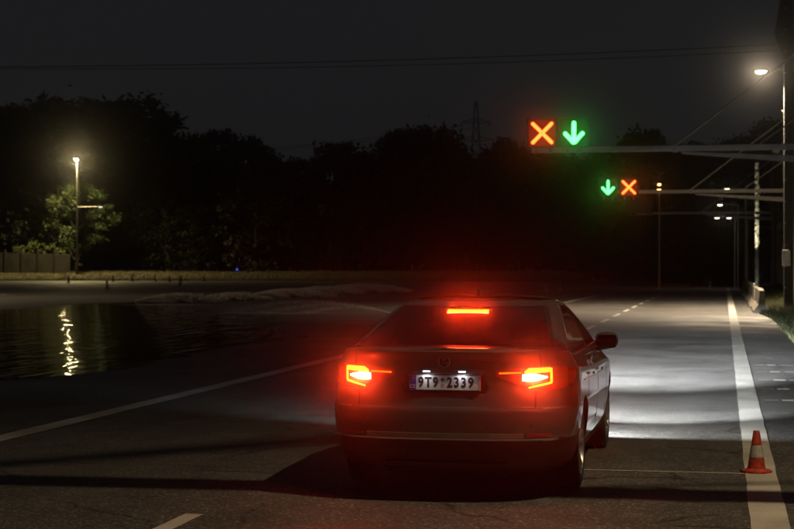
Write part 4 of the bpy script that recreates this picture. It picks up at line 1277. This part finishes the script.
# ------------------------------------------------------------------ water jets over the basin
def mist_mat():
    m = bpy.data.materials.new("water droplets"); m.use_nodes = True
    t = m.node_tree; N = t.nodes; L = t.links; b = N["Principled BSDF"]
    b.inputs["Base Color"].default_value = (.75, .74, .70, 1); b.inputs["Roughness"].default_value = .4
    tr_ = N.new("ShaderNodeBsdfTranslucent"); tr_.inputs[0].default_value = (.9, .88, .84, 1)
    mx = N.new("ShaderNodeMixShader"); mx.inputs[0].default_value = .6
    L.new(b.outputs[0], mx.inputs[1]); L.new(tr_.outputs[0], mx.inputs[2]); L.new(mx.outputs[0], N["Material Output"].inputs[0])
    return m
M_DROP = mist_mat()
def jet(px, py, L_, hgt, width, label, n=13000, dirx=1.0, size=.03):
    q = G(px, py)
    t = empty("water_jet", (q.x, q.y, 0), TH * .0, label, "water jet", "water jets over the basin")
    MB().lathe([(0.0, .07), (.05, .07), (.06, .0)], 10).build("nozzle", M_DSTEEL, t)
    rj = random.Random(int(px)); V = []; F = []
    for _ in range(n):
        u = rj.random() ** .8; k = rj.choice([1.0, .78, .55]) * rj.uniform(.93, 1.05)
        sprd = rj.gauss(0, .16)
        x = dirx * L_ * u * k; y = width * u * sprd + rj.gauss(0, .05)
        z = 4 * hgt * k * u * (1 - u) + abs(rj.gauss(0, .02 + .05 * u))
        s_ = size * rj.uniform(.5, 1.6)
        o = Vector((x, y, z + .02)); kk = len(V)
        a = Vector((rj.gauss(0, 1), rj.gauss(0, 1), rj.gauss(0, 1))).normalized(); b = a.orthogonal().normalized(); c = a.cross(b)
        V += [o + a * s_, o + b * s_, o + c * s_, o - (a + b + c) * s_ * .6]
        F += [(kk, kk + 1, kk + 2), (kk, kk + 2, kk + 3), (kk, kk + 3, kk + 1), (kk + 1, kk + 3, kk + 2)]
    me = bpy.data.meshes.new("spray"); me.from_pydata([tuple(p) for p in V], [], F); me.materials.append(M_DROP)
    o = bpy.data.objects.new("spray", me); C.objects.link(o); o.parent = t; o["kind"] = "stuff"
    return t
jet(136, 302.5, 3.9, .30, 3, "leftmost water jet arching low over the near edge of the basin")
jet(198, 300.5, 3.4, .26, 3, "second water jet from the left, starting where the first one lands")
jet(246, 297.5, 4.6, .34, 3, "third water jet from the left, rising at a bright nozzle")
jet(284, 294, 4.6, .34, 4, "fourth water jet from the left with a flat crest")
jet(314, 292, 6.0, .40, 4, "fifth water jet from the left, crossing behind the white markers")
jet(398, 316, -6.0, .42, 3, "water jet thrown left from beside the car roof", n=5200, size=.008)
# foam streaks on the water, and a pale lamplit patch painted at the left
def foam(px0, px1, py, w_, label):
    g0 = []; g1 = []; rf = random.Random(int(px0))
    for i in range(31):
        px = px0 + (px1 - px0) * i / 30; k = math.sin(math.pi * i / 30)
        dy = 1.2 * mnoise.noise(Vector((px * .04, 0, 0))) 
        a = G(px, py + dy - w_ * k); b = G(px, py + dy + w_ * k); g0.append((a.x, a.y, .008)); g1.append((b.x, b.y, .008))
    o = MB().grid([g0, g1]).build("pale_streak", mat("foam", (.20, .19, .17), .8, var=.5, scale=1.5), None, kind="structure")
    o["label"] = label
foam(205, 345, 313.2, .9, "pale foam streak at the right end of the water")
foam(120, 215, 305.0, .7, "pale foam streak under the left water jets")
foam(-60, 18, 294.6, .8, "painted pale streak of lamplight on the far asphalt at the left edge")

# ------------------------------------------------------------------ air
def volume_box(name, lo, hi, density, g, col, label):
    c = [(a + b) / 2 for a, b in zip(lo, hi)]; d = [b - a for a, b in zip(lo, hi)]
    m = bpy.data.materials.new(name + " volume"); m.use_nodes = True
    t = m.node_tree; t.nodes.clear()
    v = t.nodes.new("ShaderNodeVolumePrincipled"); o = t.nodes.new("ShaderNodeOutputMaterial")
    v.inputs["Color"].default_value = (*col, 1); v.inputs["Density"].default_value = density; v.inputs["Anisotropy"].default_value = g
    t.links.new(v.outputs[0], o.inputs["Volume"])
    ob = MB().box((0, 0, 0), d).build(name, m); ob.location = c
    return tag(ob, label, None, None, "stuff")
volume_box("haze", (-1700, -450, -2), (1700, 3100, 62), .00038, .984, (.9, .9, .9), "thin haze volume added to spread glare round lamps and signals")  # added air volume imitating lens glare round lamps and signals
volume_box("bloom_mist", (-9, -3, -.5), (7, 21, 4.2), .0085, .9905, (.92, .92, .92), "added mist volume imitating bloom round the tail lamps")  # mist put in to give the tail lamps their red bloom
